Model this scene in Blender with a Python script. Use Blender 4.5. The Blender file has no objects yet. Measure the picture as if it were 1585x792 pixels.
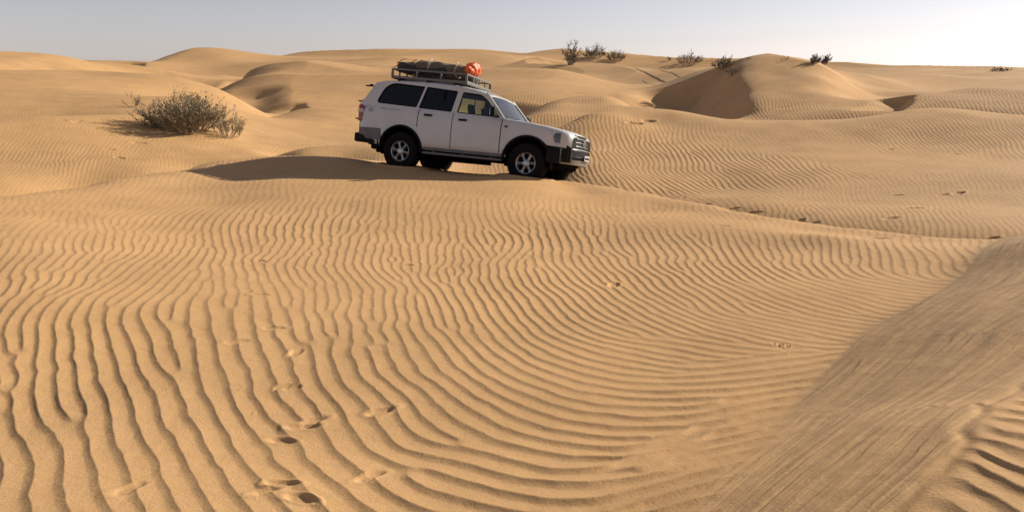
import bpy, bmesh, math, random
import numpy as np
from mathutils import Vector, Matrix

S = bpy.context.scene
COL = S.collection
rad = math.radians

DEBUG = False
QUICK = False
# ------------------------------------------------------------------ camera
F_PX, CX, CY, YH = 1153.0, 792.5, 396.0, 105.0
PITCH = math.atan((CY - YH) / F_PX)
CAMZ = 2.3
cam_d = bpy.data.cameras.new("camera")
cam = bpy.data.objects.new("camera", cam_d)
COL.objects.link(cam)
cam.location = (0, 0, CAMZ)
cam.rotation_euler = (math.pi / 2 - PITCH, 0, 0)
cam_d.sensor_width = 36.0
cam_d.lens = 36.0 * F_PX / 1585.0
cam_d.clip_start = 0.05
cam_d.clip_end = 9000.0
S.camera = cam

# ------------------------------------------------------------------ light
SUN_AZ = 27.0      # degrees ahead of straight right
SUN_EL = 23.5
SKY = 0.062
SUN_E = 4.5
EXPOSURE = 0.68
w = bpy.data.worlds.new("World")
S.world = w
w.use_nodes = True
nt = w.node_tree
bg = nt.nodes["Background"]
sky = nt.nodes.new("ShaderNodeTexSky")
sky.sky_type = 'NISHITA'
sky.sun_disc = False
sky.sun_elevation = rad(SUN_EL)
sky.sun_rotation = rad(90.0 - SUN_AZ)
sky.altitude = 100.0
sky.air_density = 1.0
sky.dust_density = 0.35
sky.ozone_density = 1.0
hs = nt.nodes.new("ShaderNodeHueSaturation")
hs.inputs['Saturation'].default_value = 0.42
nt.links.new(sky.outputs[0], hs.inputs['Color'])
tintn = nt.nodes.new("ShaderNodeVectorMath"); tintn.operation = 'MULTIPLY'
tintn.inputs[1].default_value = (1.0, .95, 1.05)
nt.links.new(hs.outputs[0], tintn.inputs[0])
nt.links.new(tintn.outputs[0], bg.inputs[0])
bg.inputs[1].default_value = SKY
sd = bpy.data.lights.new("sun", 'SUN')
sd.energy = SUN_E
sd.angle = rad(0.5)
sd.color = (1.0, 0.91, 0.77)
sun = bpy.data.objects.new("sun", sd)
COL.objects.link(sun)
sdir = Vector((math.cos(rad(SUN_AZ)) * math.cos(rad(SUN_EL)), math.sin(rad(SUN_AZ)) * math.cos(rad(SUN_EL)), math.sin(rad(SUN_EL))))
sun.rotation_euler = sdir.to_track_quat('Z', 'Y').to_euler()
sun.location = sdir * 60
S.view_settings.view_transform = 'Standard'
S.view_settings.look = 'None'
S.view_settings.exposure = EXPOSURE
S.view_settings.gamma = 1.0
S.render.engine = 'CYCLES'
S.cycles.max_bounces = 6
S.cycles.transparent_max_bounces = 12

# ------------------------------------------------------------------ materials
def mat(name, col, rough=0.6, metal=0.0, coat=0.0, noise=0.0, nscale=8.0, bump=0.0, bscale=60.0, spec=0.5):
    m = bpy.data.materials.new(name)
    m.use_nodes = True
    n = m.node_tree
    b = n.nodes["Principled BSDF"]
    b.inputs['Base Color'].default_value = (*col, 1)
    b.inputs['Roughness'].default_value = rough
    b.inputs['Metallic'].default_value = metal
    b.inputs['Coat Weight'].default_value = coat
    b.inputs['Specular IOR Level'].default_value = spec
    tc = n.nodes.new("ShaderNodeTexCoord")
    if noise > 0:
        t = n.nodes.new("ShaderNodeTexNoise")
        t.inputs['Scale'].default_value = nscale
        t.inputs['Detail'].default_value = 6
        r = n.nodes.new("ShaderNodeMapRange")
        r.inputs[1].default_value = 0.3
        r.inputs[2].default_value = 0.7
        r.inputs[3].default_value = 1 - noise
        r.inputs[4].default_value = 1 + noise * 0.6
        mx = n.nodes.new("ShaderNodeVectorMath")
        mx.operation = 'SCALE'
        mx.inputs[0].default_value = col
        n.links.new(tc.outputs['Object'], t.inputs['Vector'])
        n.links.new(t.outputs[0], r.inputs[0])
        n.links.new(r.outputs[0], mx.inputs['Scale'])
        n.links.new(mx.outputs[0], b.inputs['Base Color'])
    if bump > 0:
        t = n.nodes.new("ShaderNodeTexNoise")
        t.inputs['Scale'].default_value = bscale
        t.inputs['Detail'].default_value = 4
        bp = n.nodes.new("ShaderNodeBump")
        bp.inputs['Strength'].default_value = 1.0
        bp.inputs['Distance'].default_value = bump
        n.links.new(tc.outputs['Object'], t.inputs['Vector'])
        n.links.new(t.outputs[0], bp.inputs['Height'])
        n.links.new(bp.outputs[0], b.inputs['Normal'])
    return m

def tag(o, label=None, cat=None, group=None, kind=None):
    if label: o['label'] = label
    if cat: o['category'] = cat
    if group: o['group'] = group
    if kind: o['kind'] = kind
    return o

# ------------------------------------------------------------------ terrain
def px_ray(px, py):
    """pixel of the photograph -> azimuth and slope (dz per metre of horizontal distance)"""
    c, s = math.cos(PITCH), math.sin(PITCH)
    a = (px - CX) / F_PX
    b = (CY - py) / F_PX
    X, Y, Z = a, c + b * s, -s + b * c
    return math.atan2(X, Y), Z / math.hypot(X, Y)

# car pose (rear axle on the ground), camera-relative
CARPOS = np.array([-2.100,16.70,-2.262])
CARROT = [math.radians(a) for a in [-21.0,2.7,-9.5]]     # yaw, pitch, roll
def rotm(y, p, r):
    cy, sy = math.cos(y), math.sin(y); cp, sp = math.cos(p), math.sin(p); cr, sr = math.cos(r), math.sin(r)
    Rz = np.array([[cy, -sy, 0], [sy, cy, 0], [0, 0, 1]]); Ry = np.array([[cp, 0, sp], [0, 1, 0], [-sp, 0, cp]])
    Rx = np.array([[1, 0, 0], [0, cr, -sr], [0, sr, cr]])
    return Rz @ Ry @ Rx
CARM = rotm(*CARROT)
def car_pt(x, y, z):
    return CARM @ np.array([x, y, z]) + CARPOS

NEAR = [('z', -1.62, 1.35), ('z', -1.63, 1.9), (792, 2.52), (700, 3.15), (600, 3.95), (500, 5.2), (430, 6.8), (380, 8.7)]
# column: list of (py, r) seen points and ('z', z, r) points in hollows out of sight; z relative to the eye
COLS = {
 0: NEAR + [(340, 10.0), (319, 11.4), (306, 12.6), ('z', -3.0, 15.2), ('z', -3.6, 18), (298, 20.5), (250, 23.5), (210, 26), (183, 28.5), ('z', -2.15, 31), (177, 34), (150, 38), (120, 45), (103, 52), ('z', -.3, 60), (95, 78), (89, 105), ('z', 0, 150)],
 80: NEAR + [(340, 10.3), (311, 12.0), (296, 13.6), ('z', -3.0, 16.5), ('z', -3.7, 19), (290, 21), (245, 23.8), (205, 26.3), (180, 28.5), ('z', -2.05, 31), (173, 34), (150, 38), (120, 45), (103, 53), ('z', -.3, 60), (97, 78), (90, 105), ('z', 0, 150)],
 150: NEAR + [(330, 10.8), (303, 12.8), (285, 14.7), ('z', -3.1, 17.2), ('z', -3.7, 19.5), (280, 21.5), (240, 24), (205, 26.5), (178, 29), (168, 34), (140, 42), (115, 50), (104, 55), ('z', -.3, 62), (97, 75), (91, 100), ('z', 0, 150)],
 225: NEAR + [(325, 11.4), (292, 13.8), (274, 15.9), ('z', -3.2, 18.5), (268, 21.8), (235, 24.5), (205, 27), (180, 29.5), (150, 38), (120, 47), (110, 53), ('z', -1.1, 60), (100, 80), (95, 95), ('z', .2, 105), (91, 120), (85, 140), ('z', 0, 190)],
 300: NEAR + [(320, 11.9), (284, 14.6), (264, 17.8), ('z', -3.1, 20.2), (261, 22.6), (230, 25), (207, 27.3), (185, 30), (155, 39), (127, 52), ('z', -2.3, 62), (121, 78), (115, 85), (105, 95), ('z', -.8, 105), (98, 120), (85, 135), (69, 150), ('z', 0, 210)],
 345: NEAR + [(318, 12.1), (281, 15), (259, 18.2), ('z', -3.1, 20.6), (253, 23), (232, 25.2), (210, 27.7), (190, 31), (160, 38), (142, 47), ('z', -2.4, 56), (126, 66), (115, 74), ('z', -.6, 84), (106, 96), ('z', -.6, 108), (96, 122), (80, 138), (70, 152), ('z', 0, 210)],
 390: NEAR + [(318, 11.7), (284, 14.1), (267, 16.0), (254, 18.5), ('z', -3.05, 20.8), (249, 23.2), (235, 25), (215, 28.5), (195, 33), (180, 38.5), ('z', -3.1, 43), (172, 52), (150, 60), (125, 68), (105, 75), (91, 82), ('z', -.5, 96), (92, 118), (83, 138), (76, 155), ('z', 0, 210)],
 460: NEAR + [(318, 11.5), (282, 13.9), (265, 15.8), (249, 18.8), ('z', -2.7, 20.4), (242, 21.3), (233, 22.8), ('z', -2.95, 25), (225, 28), (200, 34), (171, 42), ('z', -3.3, 46.5), (165, 55), (135, 65), (110, 75), (85, 86), ('z', 0, 100), (82, 128), (76, 155), ('z', 0, 210)],
 530: NEAR + [(318, 11.4), (284, 13.7), (267, 15.5), (247, 19), ('z', -2.6, 20.3), (240, 21.3), (226, 23.3), ('z', -2.95, 26.5), (218, 31), (192, 37), (169, 44.5), ('z', -3.1, 48), (160, 57), (130, 66), (105, 77), (91, 85), ('z', -.4, 97), (88, 125), (78, 158), ('z', 0, 210)],
 600: NEAR + [(318, 11.3), (286, 13.5), (272, 14.9), (249, 18.9), (236, 21), (222, 23.8), ('z', -2.9, 28), (205, 34), (190, 39), (165, 47), ('z', -3.0, 51), (155, 60), (130, 67), (108, 78), (100, 84), ('z', -.3, 95), (88, 125), (78, 158), ('z', 0, 210)],
 690: NEAR + [(322, 11.1), (292, 13.0), (279, 14.1), ('z', -2.75, 20.5), (240, 24), (200, 34), (170, 46), (135, 60), (108, 78), (95, 100), ('z', -.2, 115), (88, 135), (75, 160), ('z', 0, 210)],
 780: NEAR + [(324, 11.1), (295, 12.8), (282, 13.9), ('z', -2.95, 21), (245, 25), (210, 32), (180, 38), (150, 48), (125, 62), (108, 70), ('z', -.8, 80), (98, 100), (88, 130), (79, 160), ('z', 0, 210)],
 850: NEAR + [(326, 11.2), (299, 12.9), (286, 14.2), ('z', -3.1, 20.3), (265, 21), (230, 23.5), (204, 26), ('z', -2.75, 28.5), (175, 35), (162, 38), (154, 40), ('z', -2.2, 44), (150, 48), (130, 58), (109, 70), ('z', -.7, 80), (100, 92), (96, 112), ('z', -.3, 122), (88, 140), (80, 160), ('z', 0, 210)],
 900: NEAR + [(328, 11.6), (300, 13.8), (284, 15.6), ('z', -3.0, 18), (275, 19.8), (250, 21.5), (215, 24.5), (181, 28), ('z', -2.5, 31), (170, 36), (160, 38.5), (148, 41.5), ('z', -2.2, 45), (143, 52), (130, 60), (115, 69), ('z', -1.3, 76), (113, 86), (103, 96), (98, 110), ('z', -.4, 122), (90, 140), (84, 160), ('z', 0, 210)],
 950: NEAR + [(330, 11.3), (305, 13.2), (291, 14.9), ('z', -3.0, 17.3), (284, 19), (260, 20.8), (220, 24.2), (173, 29), ('z', -2.3, 32), (164, 37), (150, 42.5), ('z', -2.3, 46), (146, 52), (135, 60), (126, 66), ('z', -1.4, 72), (120, 80), (108, 92), (98, 112), ('z', -.3, 124), (92, 142), (87, 160), ('z', 0, 210)],
 1010: NEAR + [(335, 10.9), (314, 12.7), (301, 14.0), ('z', -2.95, 16.4), (296, 18.4), (270, 20.4), (225, 24), (190, 27.5), (169, 30), ('z', -2.3, 33), (163, 38), (156, 43.5), ('z', -2.2, 46), (150, 50), (138, 57), (130, 63), (120, 73), (108, 90), (100, 112), (94, 150), ('z', 0, 210)],
 1060: NEAR + [(340, 10.4), (324, 12.0), (310, 13.1), ('z', -2.9, 15.3), (305, 17.4), (280, 19.6), (230, 23.6), (195, 27.2), (174, 30), ('z', -2.6, 33), (170, 38), (163, 41), (151, 45), (138, 50), (126, 55), (115, 63), (107, 76), (100, 100), (96, 150), ('z', 0, 210)],
 1085: NEAR + [(342, 10.3), (327, 11.8), (315, 12.8), ('z', -2.88, 14.9), (308, 17), (285, 19.3), (238, 23), (202, 26.5), (178, 29.7), ('z', -2.65, 32.5), (175, 38.5), (162, 41), (147, 45), (131, 50), (116, 55), (107, 61), (101, 80), (98, 105), (96, 150), ('z', 0, 210)],
 1110: NEAR + [(345, 10.1), (330, 11.5), (319, 12.4), ('z', -2.85, 14.5), (312, 16.6), (290, 19), (245, 22.5), (210, 25.8), (182, 29.3), ('z', -2.7, 32), (174, 39), (150, 43), (125, 48), (105, 55), ('z', -.7, 66), (101, 105), (96, 150), ('z', 0, 210)],
 1160: NEAR + [(350, 9.8), (340, 10.8), (329, 11.7), ('z', -2.8, 13.6), (322, 15.6), (300, 17.7), (260, 21), (220, 25), (187, 30), ('z', -2.8, 33), (182, 38), (165, 40), (145, 43), (118, 47.5), (100, 51), (91, 54), ('z', -.3, 66), (98, 120), ('z', -.6, 190)],
 1210: NEAR + [(358, 9.4), (348, 10.3), (338, 11.1), ('z', -2.7, 12.8), (331, 14.9), (305, 17), (265, 20.5), (225, 24.8), (189, 30.5), ('z', -2.8, 33), (185, 37), (165, 40), (145, 43), (118, 47.5), (100, 51), (91, 54), ('z', -.3, 66), (98, 120), ('z', -.6, 190)],
 1270: NEAR + [(366, 9.0), (358, 9.8), (348, 10.6), ('z', -2.6, 12.2), (342, 14), (312, 16.5), (270, 20), (230, 24.5), (190, 31), ('z', -2.7, 33.5), (185, 36.5), (165, 39.5), (145, 43), (120, 47), (105, 51), (97, 54), ('z', -.5, 65), (104, 120), ('z', -.6, 190)],
 1340: NEAR[:-1] + [(384, 8.4), (366, 9.4), (356, 10.1), ('z', -2.55, 11.8), (350, 13.5), (312, 16.5), (270, 20), (225, 25.3), (184, 31.8), ('z', -2.4, 34), (178, 36.5), (162, 40), (154, 42.5), ('z', -2.1, 46), (145, 52), (122, 57), (106, 62), ('z', -.7, 73), (107, 125), ('z', -1, 190)],
 1410: NEAR[:-1] + [(390, 8.1), (372, 9.1), (363, 9.7), ('z', -2.5, 11.3), (355, 13.2), (312, 16.5), (270, 20), (220, 26), (174, 33), ('z', -2.3, 35), (166, 38), (146, 41.5), ('z', -1.9, 46), (138, 54), (120, 62), (110, 74), ('z', -1, 90), (108, 130), ('z', -1, 190)],
 1500: NEAR[:-1] + [(395, 8.0), (378, 8.8), (369, 9.4), ('z', -2.4, 11), (361, 13), (312, 16.5), (270, 20), (220, 26), (174, 33), ('z', -2.2, 35.2), (165, 38), (145, 41.5), (135, 44), ('z', -1.7, 48), (128, 60), (116, 74), (111, 90), ('z', -1, 102), (109, 140), ('z', -1, 190)],
 1590: NEAR[:-1] + [(398, 7.9), (383, 8.6), (375, 9.2), ('z', -2.35, 10.8), (366, 12.8), (312, 16.5), (270, 20), (222, 26), (181, 32), ('z', -2.1, 34.5), (168, 38), (148, 41), (137, 43.5), ('z', -1.6, 48), (128, 60), (118, 74), (112, 90), ('z', -1, 102), (109, 140), ('z', -1, 190)],
}
CTRL = []
for px, lst in COLS.items():
    offs = [(0, 0)]
    if px == 0: offs = [(0, 0), (-180, 0), (-420, 0), (-900, 0)]
    if px == 1590: offs = [(0, 0), (150, 0), (380, 0), (800, 0)]
    for e in lst:
        if e in NEAR:      # the near ground: same height right across, so the distance grows towards the sides
            if e[0] != 'z':
                zc = e[1] * px_ray(CX, e[0])[1]
                th0, sl = px_ray(px, e[0])
                f_ = {792: 1, 700: 1, 600: .9, 500: .6, 430: .3, 380: 0}[e[0]]
                rr_ = (1 - f_) * e[1] + f_ * zc / sl
                e = ('z', sl * rr_, rr_)
        for ox, _ in offs:
            if e[0] == 'z':
                th, _s = px_ray(px + ox, 200)
                CTRL.append((th, e[2], e[1] / e[2]))
            else:
                th0, sl = px_ray(px, e[0])
                th, _s = px_ray(px + ox, 200) if ox else (th0, 0)
                CTRL.append((th, e[1], sl))
def cpt(p):
    r = math.hypot(p[0], p[1])
    CTRL.append((math.atan2(p[0], p[1]), r, p[2] / r))
for (x, y, sink) in ((0, -.85, .07), (2.85, -.85, .11), (0, .85, .05), (2.85, .85, .05), (1.4, -.85, .05), (1.4, .8, .0), (-1.0, -.85, .08), (-1.0, .8, .05), (3.6, -.85, .05)):
    cpt(car_pt(x, y, sink))

C = np.array(CTRL)
Cx = np.stack([C[:, 0], np.log(C[:, 1])], 1)
def tps(d2):
    return 0.5 * d2 * np.log(d2 + 1e-12)
n = len(C)
D2 = ((Cx[:, None] - Cx[None]) ** 2).sum(2)
A = np.zeros((n + 3, n + 3))
A[:n, :n] = tps(D2) + np.eye(n) * 2e-5
A[:n, n] = 1; A[:n, n + 1:] = Cx
A[n:, :n] = A[:n, n:].T
sol = np.linalg.solve(A, np.concatenate([C[:, 2], [0, 0, 0]]))

# coarse grid in azimuth and log distance
TH0, TH1, NT = -1.35, 1.35, 380
V0, V1, NV = math.log(1.3), math.log(260.0), 520
tg = np.linspace(TH0, TH1, NT); vg = np.linspace(V0, V1, NV)
Wg = np.zeros((NT, NV))
for i in range(NT):
    d2 = (tg[i] - Cx[:, 0][None]) ** 2 + (vg[:, None] - Cx[:, 1][None]) ** 2
    Wg[i] = tps(d2) @ sol[:n] + sol[n] + sol[n + 1] * tg[i] + sol[n + 2] * vg

def cr_matrix(x, x0, x1, m):
    """dense Catmull-Rom interpolation matrix from m even samples on [x0,x1] to the places x"""
    t = np.clip((np.asarray(x) - x0) / (x1 - x0) * (m - 1), 0, m - 1.0001)
    i = np.floor(t).astype(int); f = t - i
    ws = [(-f ** 3 + 2 * f ** 2 - f) / 2, (3 * f ** 3 - 5 * f ** 2 + 2) / 2, (-3 * f ** 3 + 4 * f ** 2 + f) / 2, (f ** 3 - f ** 2) / 2]
    M = np.zeros((len(t), m))
    for k in range(4):
        np.add.at(M, (np.arange(len(t)), np.clip(i + k - 1, 0, m - 1)), ws[k])
    return M

def surf_w(th, v):
    """bilinear look-up of the macro terrain"""
    t = np.clip((np.asarray(th) - TH0) / (TH1 - TH0) * (NT - 1), 0, NT - 1.001); i = t.astype(int); f = t - i
    s = np.clip((np.asarray(v) - V0) / (V1 - V0) * (NV - 1), 0, NV - 1.001); j = s.astype(int); g = s - j
    return (Wg[i, j] * (1 - f) * (1 - g) + Wg[i + 1, j] * f * (1 - g) + Wg[i, j + 1] * (1 - f) * g + Wg[i + 1, j + 1] * f * g)
VF = np.linspace(V0, V1, 6000)
def hit(px, py):
    """where the sight line through a pixel meets the macro terrain: x, y, z(relative to the eye)"""
    th, sl = px_ray(px, py)
    wv = surf_w(np.full(VF.shape, th), VF)
    k = np.argmax(wv >= sl)
    if k == 0: k = len(VF) - 1
    r = math.exp(VF[k])
    return np.array([r * math.sin(th), r * math.cos(th), r * sl])
# ---- the steep flank at the right: foot line taken on the open sand, then a plane rising to the right
FOOT = np.array([hit(*p)[:2] for p in ((1010, 800), (1165, 650), (1310, 527), (1440, 452), (1592, 374))])
d0 = FOOT[0] - FOOT[1]; d0 /= np.hypot(*d0)
d1 = FOOT[-1] - FOOT[-2]; d1 /= np.hypot(*d1)
FOOT = np.vstack([FOOT[0] + d0 * 2.4, FOOT, FOOT[-1] + d1 * 10, FOOT[-1] + d1 * 60])
def foot_dist(x, y):
    """signed distance to the foot line (positive on the flank) and position along it"""
    best = np.full(x.shape, 1e9); sg = np.zeros(x.shape); al = np.zeros(x.shape); acc = 0.0
    for k in range(len(FOOT) - 1):
        a, b = FOOT[k], FOOT[k + 1]
        L = np.hypot(*(b - a)); u = (b - a) / L
        px, py = x - a[0], y - a[1]
        tr = px * u[0] + py * u[1]
        t = np.clip(tr, 0 if k else -50, L)
        dx, dy = px - t * u[0], py - t * u[1]
        d = np.hypot(dx, dy)
        m = d < best
        best = np.where(m, d, best)
        sg = np.where(m, np.where(u[1] * px - u[0] * py > 0, 1.0, -1.0), sg)
        al = np.where(m, acc + t, al)
        acc += L
    return best * sg, al
def vnoise(x, y, seed, smooth=True):
    """value noise, unit lattice, about -1..1"""
    xi = np.floor(x).astype(np.int64); yi = np.floor(y).astype(np.int64)
    fx = x - xi; fy = y - yi
    def h(a, b):
        q = (a * 374761393 + b * 668265263 + seed * 1442695041) & 0xFFFFFFFF
        q = ((q ^ (q >> 13)) * 1274126177) & 0xFFFFFFFF
        q = q ^ (q >> 16)
        return (q & 0xFFFFFF) / 8388607.5 - 1.0
    ux = fx * fx * fx * (fx * (fx * 6 - 15) + 10); uy = fy * fy * fy * (fy * (fy * 6 - 15) + 10)
    return (h(xi, yi) * (1 - ux) + h(xi + 1, yi) * ux) * (1 - uy) + (h(xi, yi + 1) * (1 - ux) + h(xi + 1, yi + 1) * ux) * uy
def snoise(x, y, seed):
    """two rotated lattices added: less grid in it"""
    return 0.7 * (vnoise(x, y, seed) + vnoise(0.8 * x - 0.6 * y + 17.3, 0.6 * x + 0.8 * y - 5.1, seed + 71))
def sstep(a, b, x):
    t = np.clip((x - a) / (b - a), 0, 1)
    return t * t * (3 - 2 * t)

FLANK = math.tan(rad(17.0))
def shoulder(al):
    return 0.84 + 0.15 * np.clip(al - 2.55, -1.0, 14)
def flank_height(d, al):
    """rise above the open sand across the flank; it rounds off into a rippled shoulder"""
    d1 = shoulder(al)
    over = np.maximum(d - d1, 0)
    return FLANK * np.minimum(d, d1) + over * 0.16

LEE = [  # carved lee sides: crest polyline (px, py, r) from far to near, depth, fade at the ends, run-out, steepness
    ([(1148, 93, 53), (1144, 112, 50), (1141, 132, 47.5), (1153, 152, 44), (1168, 173, 40.7)], 1.8, 3.0, 5.0, 33),
    ([(1424, 143, 41.5), (1414, 156, 39.5), (1404, 168, 37.8)], .5, .6, 1.6, 34),
    ([(474, 154, 58), (478, 162, 55.5), (472, 170, 53.5)], .55, .8, 2.5, 34),
    ([(392, 93, 86), (376, 103, 80)], 1.0, 2.5, 2.0, 30),
    ([(385, 92, 84), (352, 112, 70), (325, 128, 58)], 1.6, 5.0, 10.0, 15),
    ([(452, 136, 67), (446, 160, 57)], .9, 3.0, 5.0, 22),
    ([(224, 88, 118), (203, 93, 106)], 1.3, 4.0, 5.0, 32),
    ([(300, 69, 150), (262, 86, 136)], 3.5, 14.0, 22.0, 17),
    ([(926, 97, 104), (918, 107, 98)], 1.2, 2.0, 8.0, 32),
    ([(905, 149, 42), (866, 158, 39), (842, 176, 36)], 1.0, 2.5, 4.0, 17),
    ([(520, 90, 88), (470, 105, 78), (440, 125, 68)], 1.0, 5.0, 12.0, 12),
]
def pt(px, py, r):
    th, sl = px_ray(px, py)
    return np.array([r * math.sin(th), r * math.cos(th)])

# ------------------------------------------------------------------ ripples
# seen ripples: px, py, direction of the lee side in the picture (degrees, 180 = left, 270 = down), spacing in px, strength
RIP = [
 (30,411,140,10.2,.7),(150,350,142,11.2,.6),(152,393,140,12.1,.7),(341,336,152,12.1,.6),(450,346,168,13.5,.9),(300,420,172,18.6,.6),(230,420,145,14.9,.6),(170,460,147,16.3,.9),(76,487,150,17.2,1),(227,487,178,28.4,.9),(360,490,178,34.4,.7),(450,540,190,34.4,.8),(560,540,195,27.5,.9),(500,470,188,18.1,.9),
 (30,574,175,28.4,1),(148,555,193,31,1),(130,700,186,32.7,1.1),(240,677,207,31.8,1.1),(332,721,220,32.7,1.1),(406,575,197,37.8,.8),(516,647,224,34.4,1),(37,758,185,37.8,1.1),(200,785,205,37.8,1.1),(420,785,228,36.1,1.1),(60,650,180,32.7,1.1),
 (40,340,135,9,.4),(200,320,140,10,.4),(120,310,140,9,.3),(300,300,150,9,.25),(420,300,150,10,.35),(90,440,145,12.9,.9),
 (557,317,170,11.2,.7),(520,345,165,13.5,.8),(632,370,182,14,1),(660,400,192,13,1),(700,385,184,13,.9),(765,373,190,14,1),(841,373,202,14,1),(917,373,205,14,1),(980,380,212,12.1,1),(1049,430,222,11.2,1),(650,470,195,14.6,1),(727,487,213,12.9,1),(750,520,230,12,1),(576,506,190,20.6,1),(841,495,230,12.1,1),(850,550,240,10.7,1),(992,506,246,10,.9),(640,560,212,18.1,1),
 (879,340,200,11.6,.7),(700,320,180,11.2,.6),(800,330,188,11.6,.6),(560,285,160,10,.3),(900,300,195,10,.1),(750,290,185,10,.15),(650,290,175,10,.3),(700,430,192,12.9,1),(480,430,184,13.8,.8),(420,395,184,14.4,.8),(380,430,176,17.2,.6),(600,430,192,13.8,.9),(800,440,212,13,1),(900,450,222,12.1,1),
 (574,560,200,24.1,1),(721,592,234,17.2,1),(611,648,229,26.7,1),(611,721,247,29.2,1.1),(795,648,249,20.5,1),(943,666,268,17.7,1),(906,758,268,26,1.1),(832,590,243,15.8,1),(980,592,262,13,.9),(750,785,252,31,1.1),(500,740,238,36.1,1),(760,720,254,25.1,1),
 (1055,530,262,9,.7),(1037,611,270,14,1),(1148,592,275,11.2,.9),(1221,574,281,9,.5),(1074,684,284,14.9,1),(1037,740,290,14.9,1),(1150,640,285,12.1,.9),(1000,785,285,20.5,1),(940,560,255,12.1,.9),
 (1057,376,208,12.1,.9),(1100,390,222,11.2,1),(1151,425,220,11.2,1),(1240,395,180,12.1,.7),(1300,395,176,11.4,.8),(1379,387,200,11.2,.7),(1440,392,212,9,.6),(1500,385,225,8,.5),(1265,451,248,8,.5),(1190,497,262,7,.5),(1341,450,262,6,.35),(1100,470,235,10,.9),(1180,370,196,11.2,.6),(1000,340,205,10.2,.3),(1200,355,190,9,.2),(1350,368,178,9,.35),(1060,345,205,10.2,.3),
 (960,220,188,8,1.1),(925,270,212,6.6,1.1),(1000,250,202,7.4,1.1),(1060,240,220,7,1.1),(1140,250,228,6.4,1.0),(1050,290,240,5.4,1.1),(1202,265,236,5.6,.8),(1030,205,200,7,.6),(943,196,184,7,.7),(1462,213,222,5.5,.8),(1289,304,165,6.5,.5),(1440,325,222,7,.6),(990,280,230,6,1.1),(1150,215,225,6,.35),(1230,225,240,6,.05),(1320,245,240,6,.05),(1420,262,240,6,.1),(1540,270,225,6,.4),(1330,200,225,5,.5),(1200,200,230,5,.1),(1540,210,225,5.5,.8),(1180,305,240,6.5,.5),(1540,330,222,6.5,.5),(1100,305,240,6,.4),(1040,181,190,6,.1),(1400,300,225,6,.3),
 (35,240,140,5.8,.8),(106,244,145,6,.8),(212,248,165,6,.5),(276,227,125,5,.4),(60,285,140,6.2,.8),(180,275,150,6,.5),(330,245,150,6,.1),(35,167,172,5,.5),(150,150,170,5,.15),(60,120,170,4,.1),(300,160,170,4,.05),(100,195,150,5.5,.3),
 (450,200,180,5,.02),(520,232,180,5.5,.4),(470,240,180,5.5,.3),(560,240,180,6,.3),
 (900,170,180,4.8,.8),(980,162,182,4.8,.7),(815,148,180,5,.6),(860,165,180,5,.7),(1216,173,220,4.5,1),(1330,172,222,4.6,1),(1270,150,215,4.6,.4),(1270,120,215,4,.05),(1500,155,225,4.6,.9),(1450,150,225,4.6,.8),(1050,155,190,4,.2),(900,130,180,4,.05),(800,120,180,4,.03),
]
def kvec(px, py, ang, sp):
    """picture-space ripple wave vector -> world direction, wavelength"""
    p0 = hit(px, py); px1 = hit(px + 4, py); 
    e = 4 if py > 130 else 2
    py1 = hit(px, py + e)
    Jm = np.array([(px1[:2] - p0[:2]) / 4.0, (py1[:2] - p0[:2]) / e]).T      # world per pixel
    a = math.radians(ang)
    kp = np.array([math.cos(a), -math.sin(a)]) * (2 * math.pi / sp)
    kw = np.linalg.inv(Jm).T @ kp
    return p0, kw
RT = []
for (px, py, ang, sp, am) in RIP:
    p0, kw = kvec(px, py, ang, sp)
    r = math.hypot(p0[0], p0[1]); th = math.atan2(p0[0], p0[1])
    er = p0[:2] / r; et = np.array([er[1], -er[0]])
    kk = np.hypot(*kw); lam = 2 * math.pi / kk
    lam_c = min(max(lam, .115 if r < 4.6 else .09), .30)
    psi = math.atan2(kw @ er, kw @ et)
    RT.append((th, math.log(r), psi, math.log(lam_c), am, lam))
RT = np.array(RT)
if DEBUG:
    for a, b in zip(RIP, RT): print(a, 'r %.1f psi %.0f lam %.2f' % (math.exp(b[1]), math.degrees(b[2]), b[5]))
VP1 = math.log(62.0)
NTP, NVP = 420, 400
PT0, PT1 = -1.2, 1.2
tp = np.linspace(PT0, PT1, NTP); vp = np.linspace(V0, VP1, NVP)
TT, VV = np.meshgrid(tp, vp, indexing='ij')
num = np.zeros((4,) + TT.shape); den = np.zeros(TT.shape)
for (th, v, psi, ll, am, _) in RT:
    d2 = (TT - th) ** 2 + ((VV - v) * 1.6) ** 2 + 0.0012
    wt = d2 ** -2.0
    den += wt
    num[0] += wt * math.cos(psi); num[1] += wt * math.sin(psi); num[2] += wt * ll; num[3] += wt * am
num /= den
nn = np.hypot(num[0], num[1]) + 1e-9
cpsi, spsi = num[0] / nn, num[1] / nn
LAMG = np.exp(num[2]); AMPG = num[3]
def field_at(x, y):
    """direction (world wave vector) at scattered places"""
    th = np.arctan2(x, y); v = np.log(np.maximum(np.hypot(x, y), .5))
    a0 = np.zeros(x.shape); a1 = np.zeros(x.shape); a2 = np.zeros(x.shape); dn = np.zeros(x.shape)
    for (t, vv, psi, ll, am, _) in RT:
        wt = ((th - t) ** 2 + ((v - vv) * 1.6) ** 2 + 0.003) ** -2.0
        dn += wt; a0 += wt * math.cos(psi); a1 += wt * math.sin(psi); a2 += wt * ll
    m = np.hypot(a0, a1) + 1e-9
    k = 2 * np.pi / np.exp(a2 / dn)
    kt, kr = k * a0 / m, k * a1 / m
    return kt * np.cos(th) + kr * np.sin(th), -kt * np.sin(th) + kr * np.cos(th)
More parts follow.
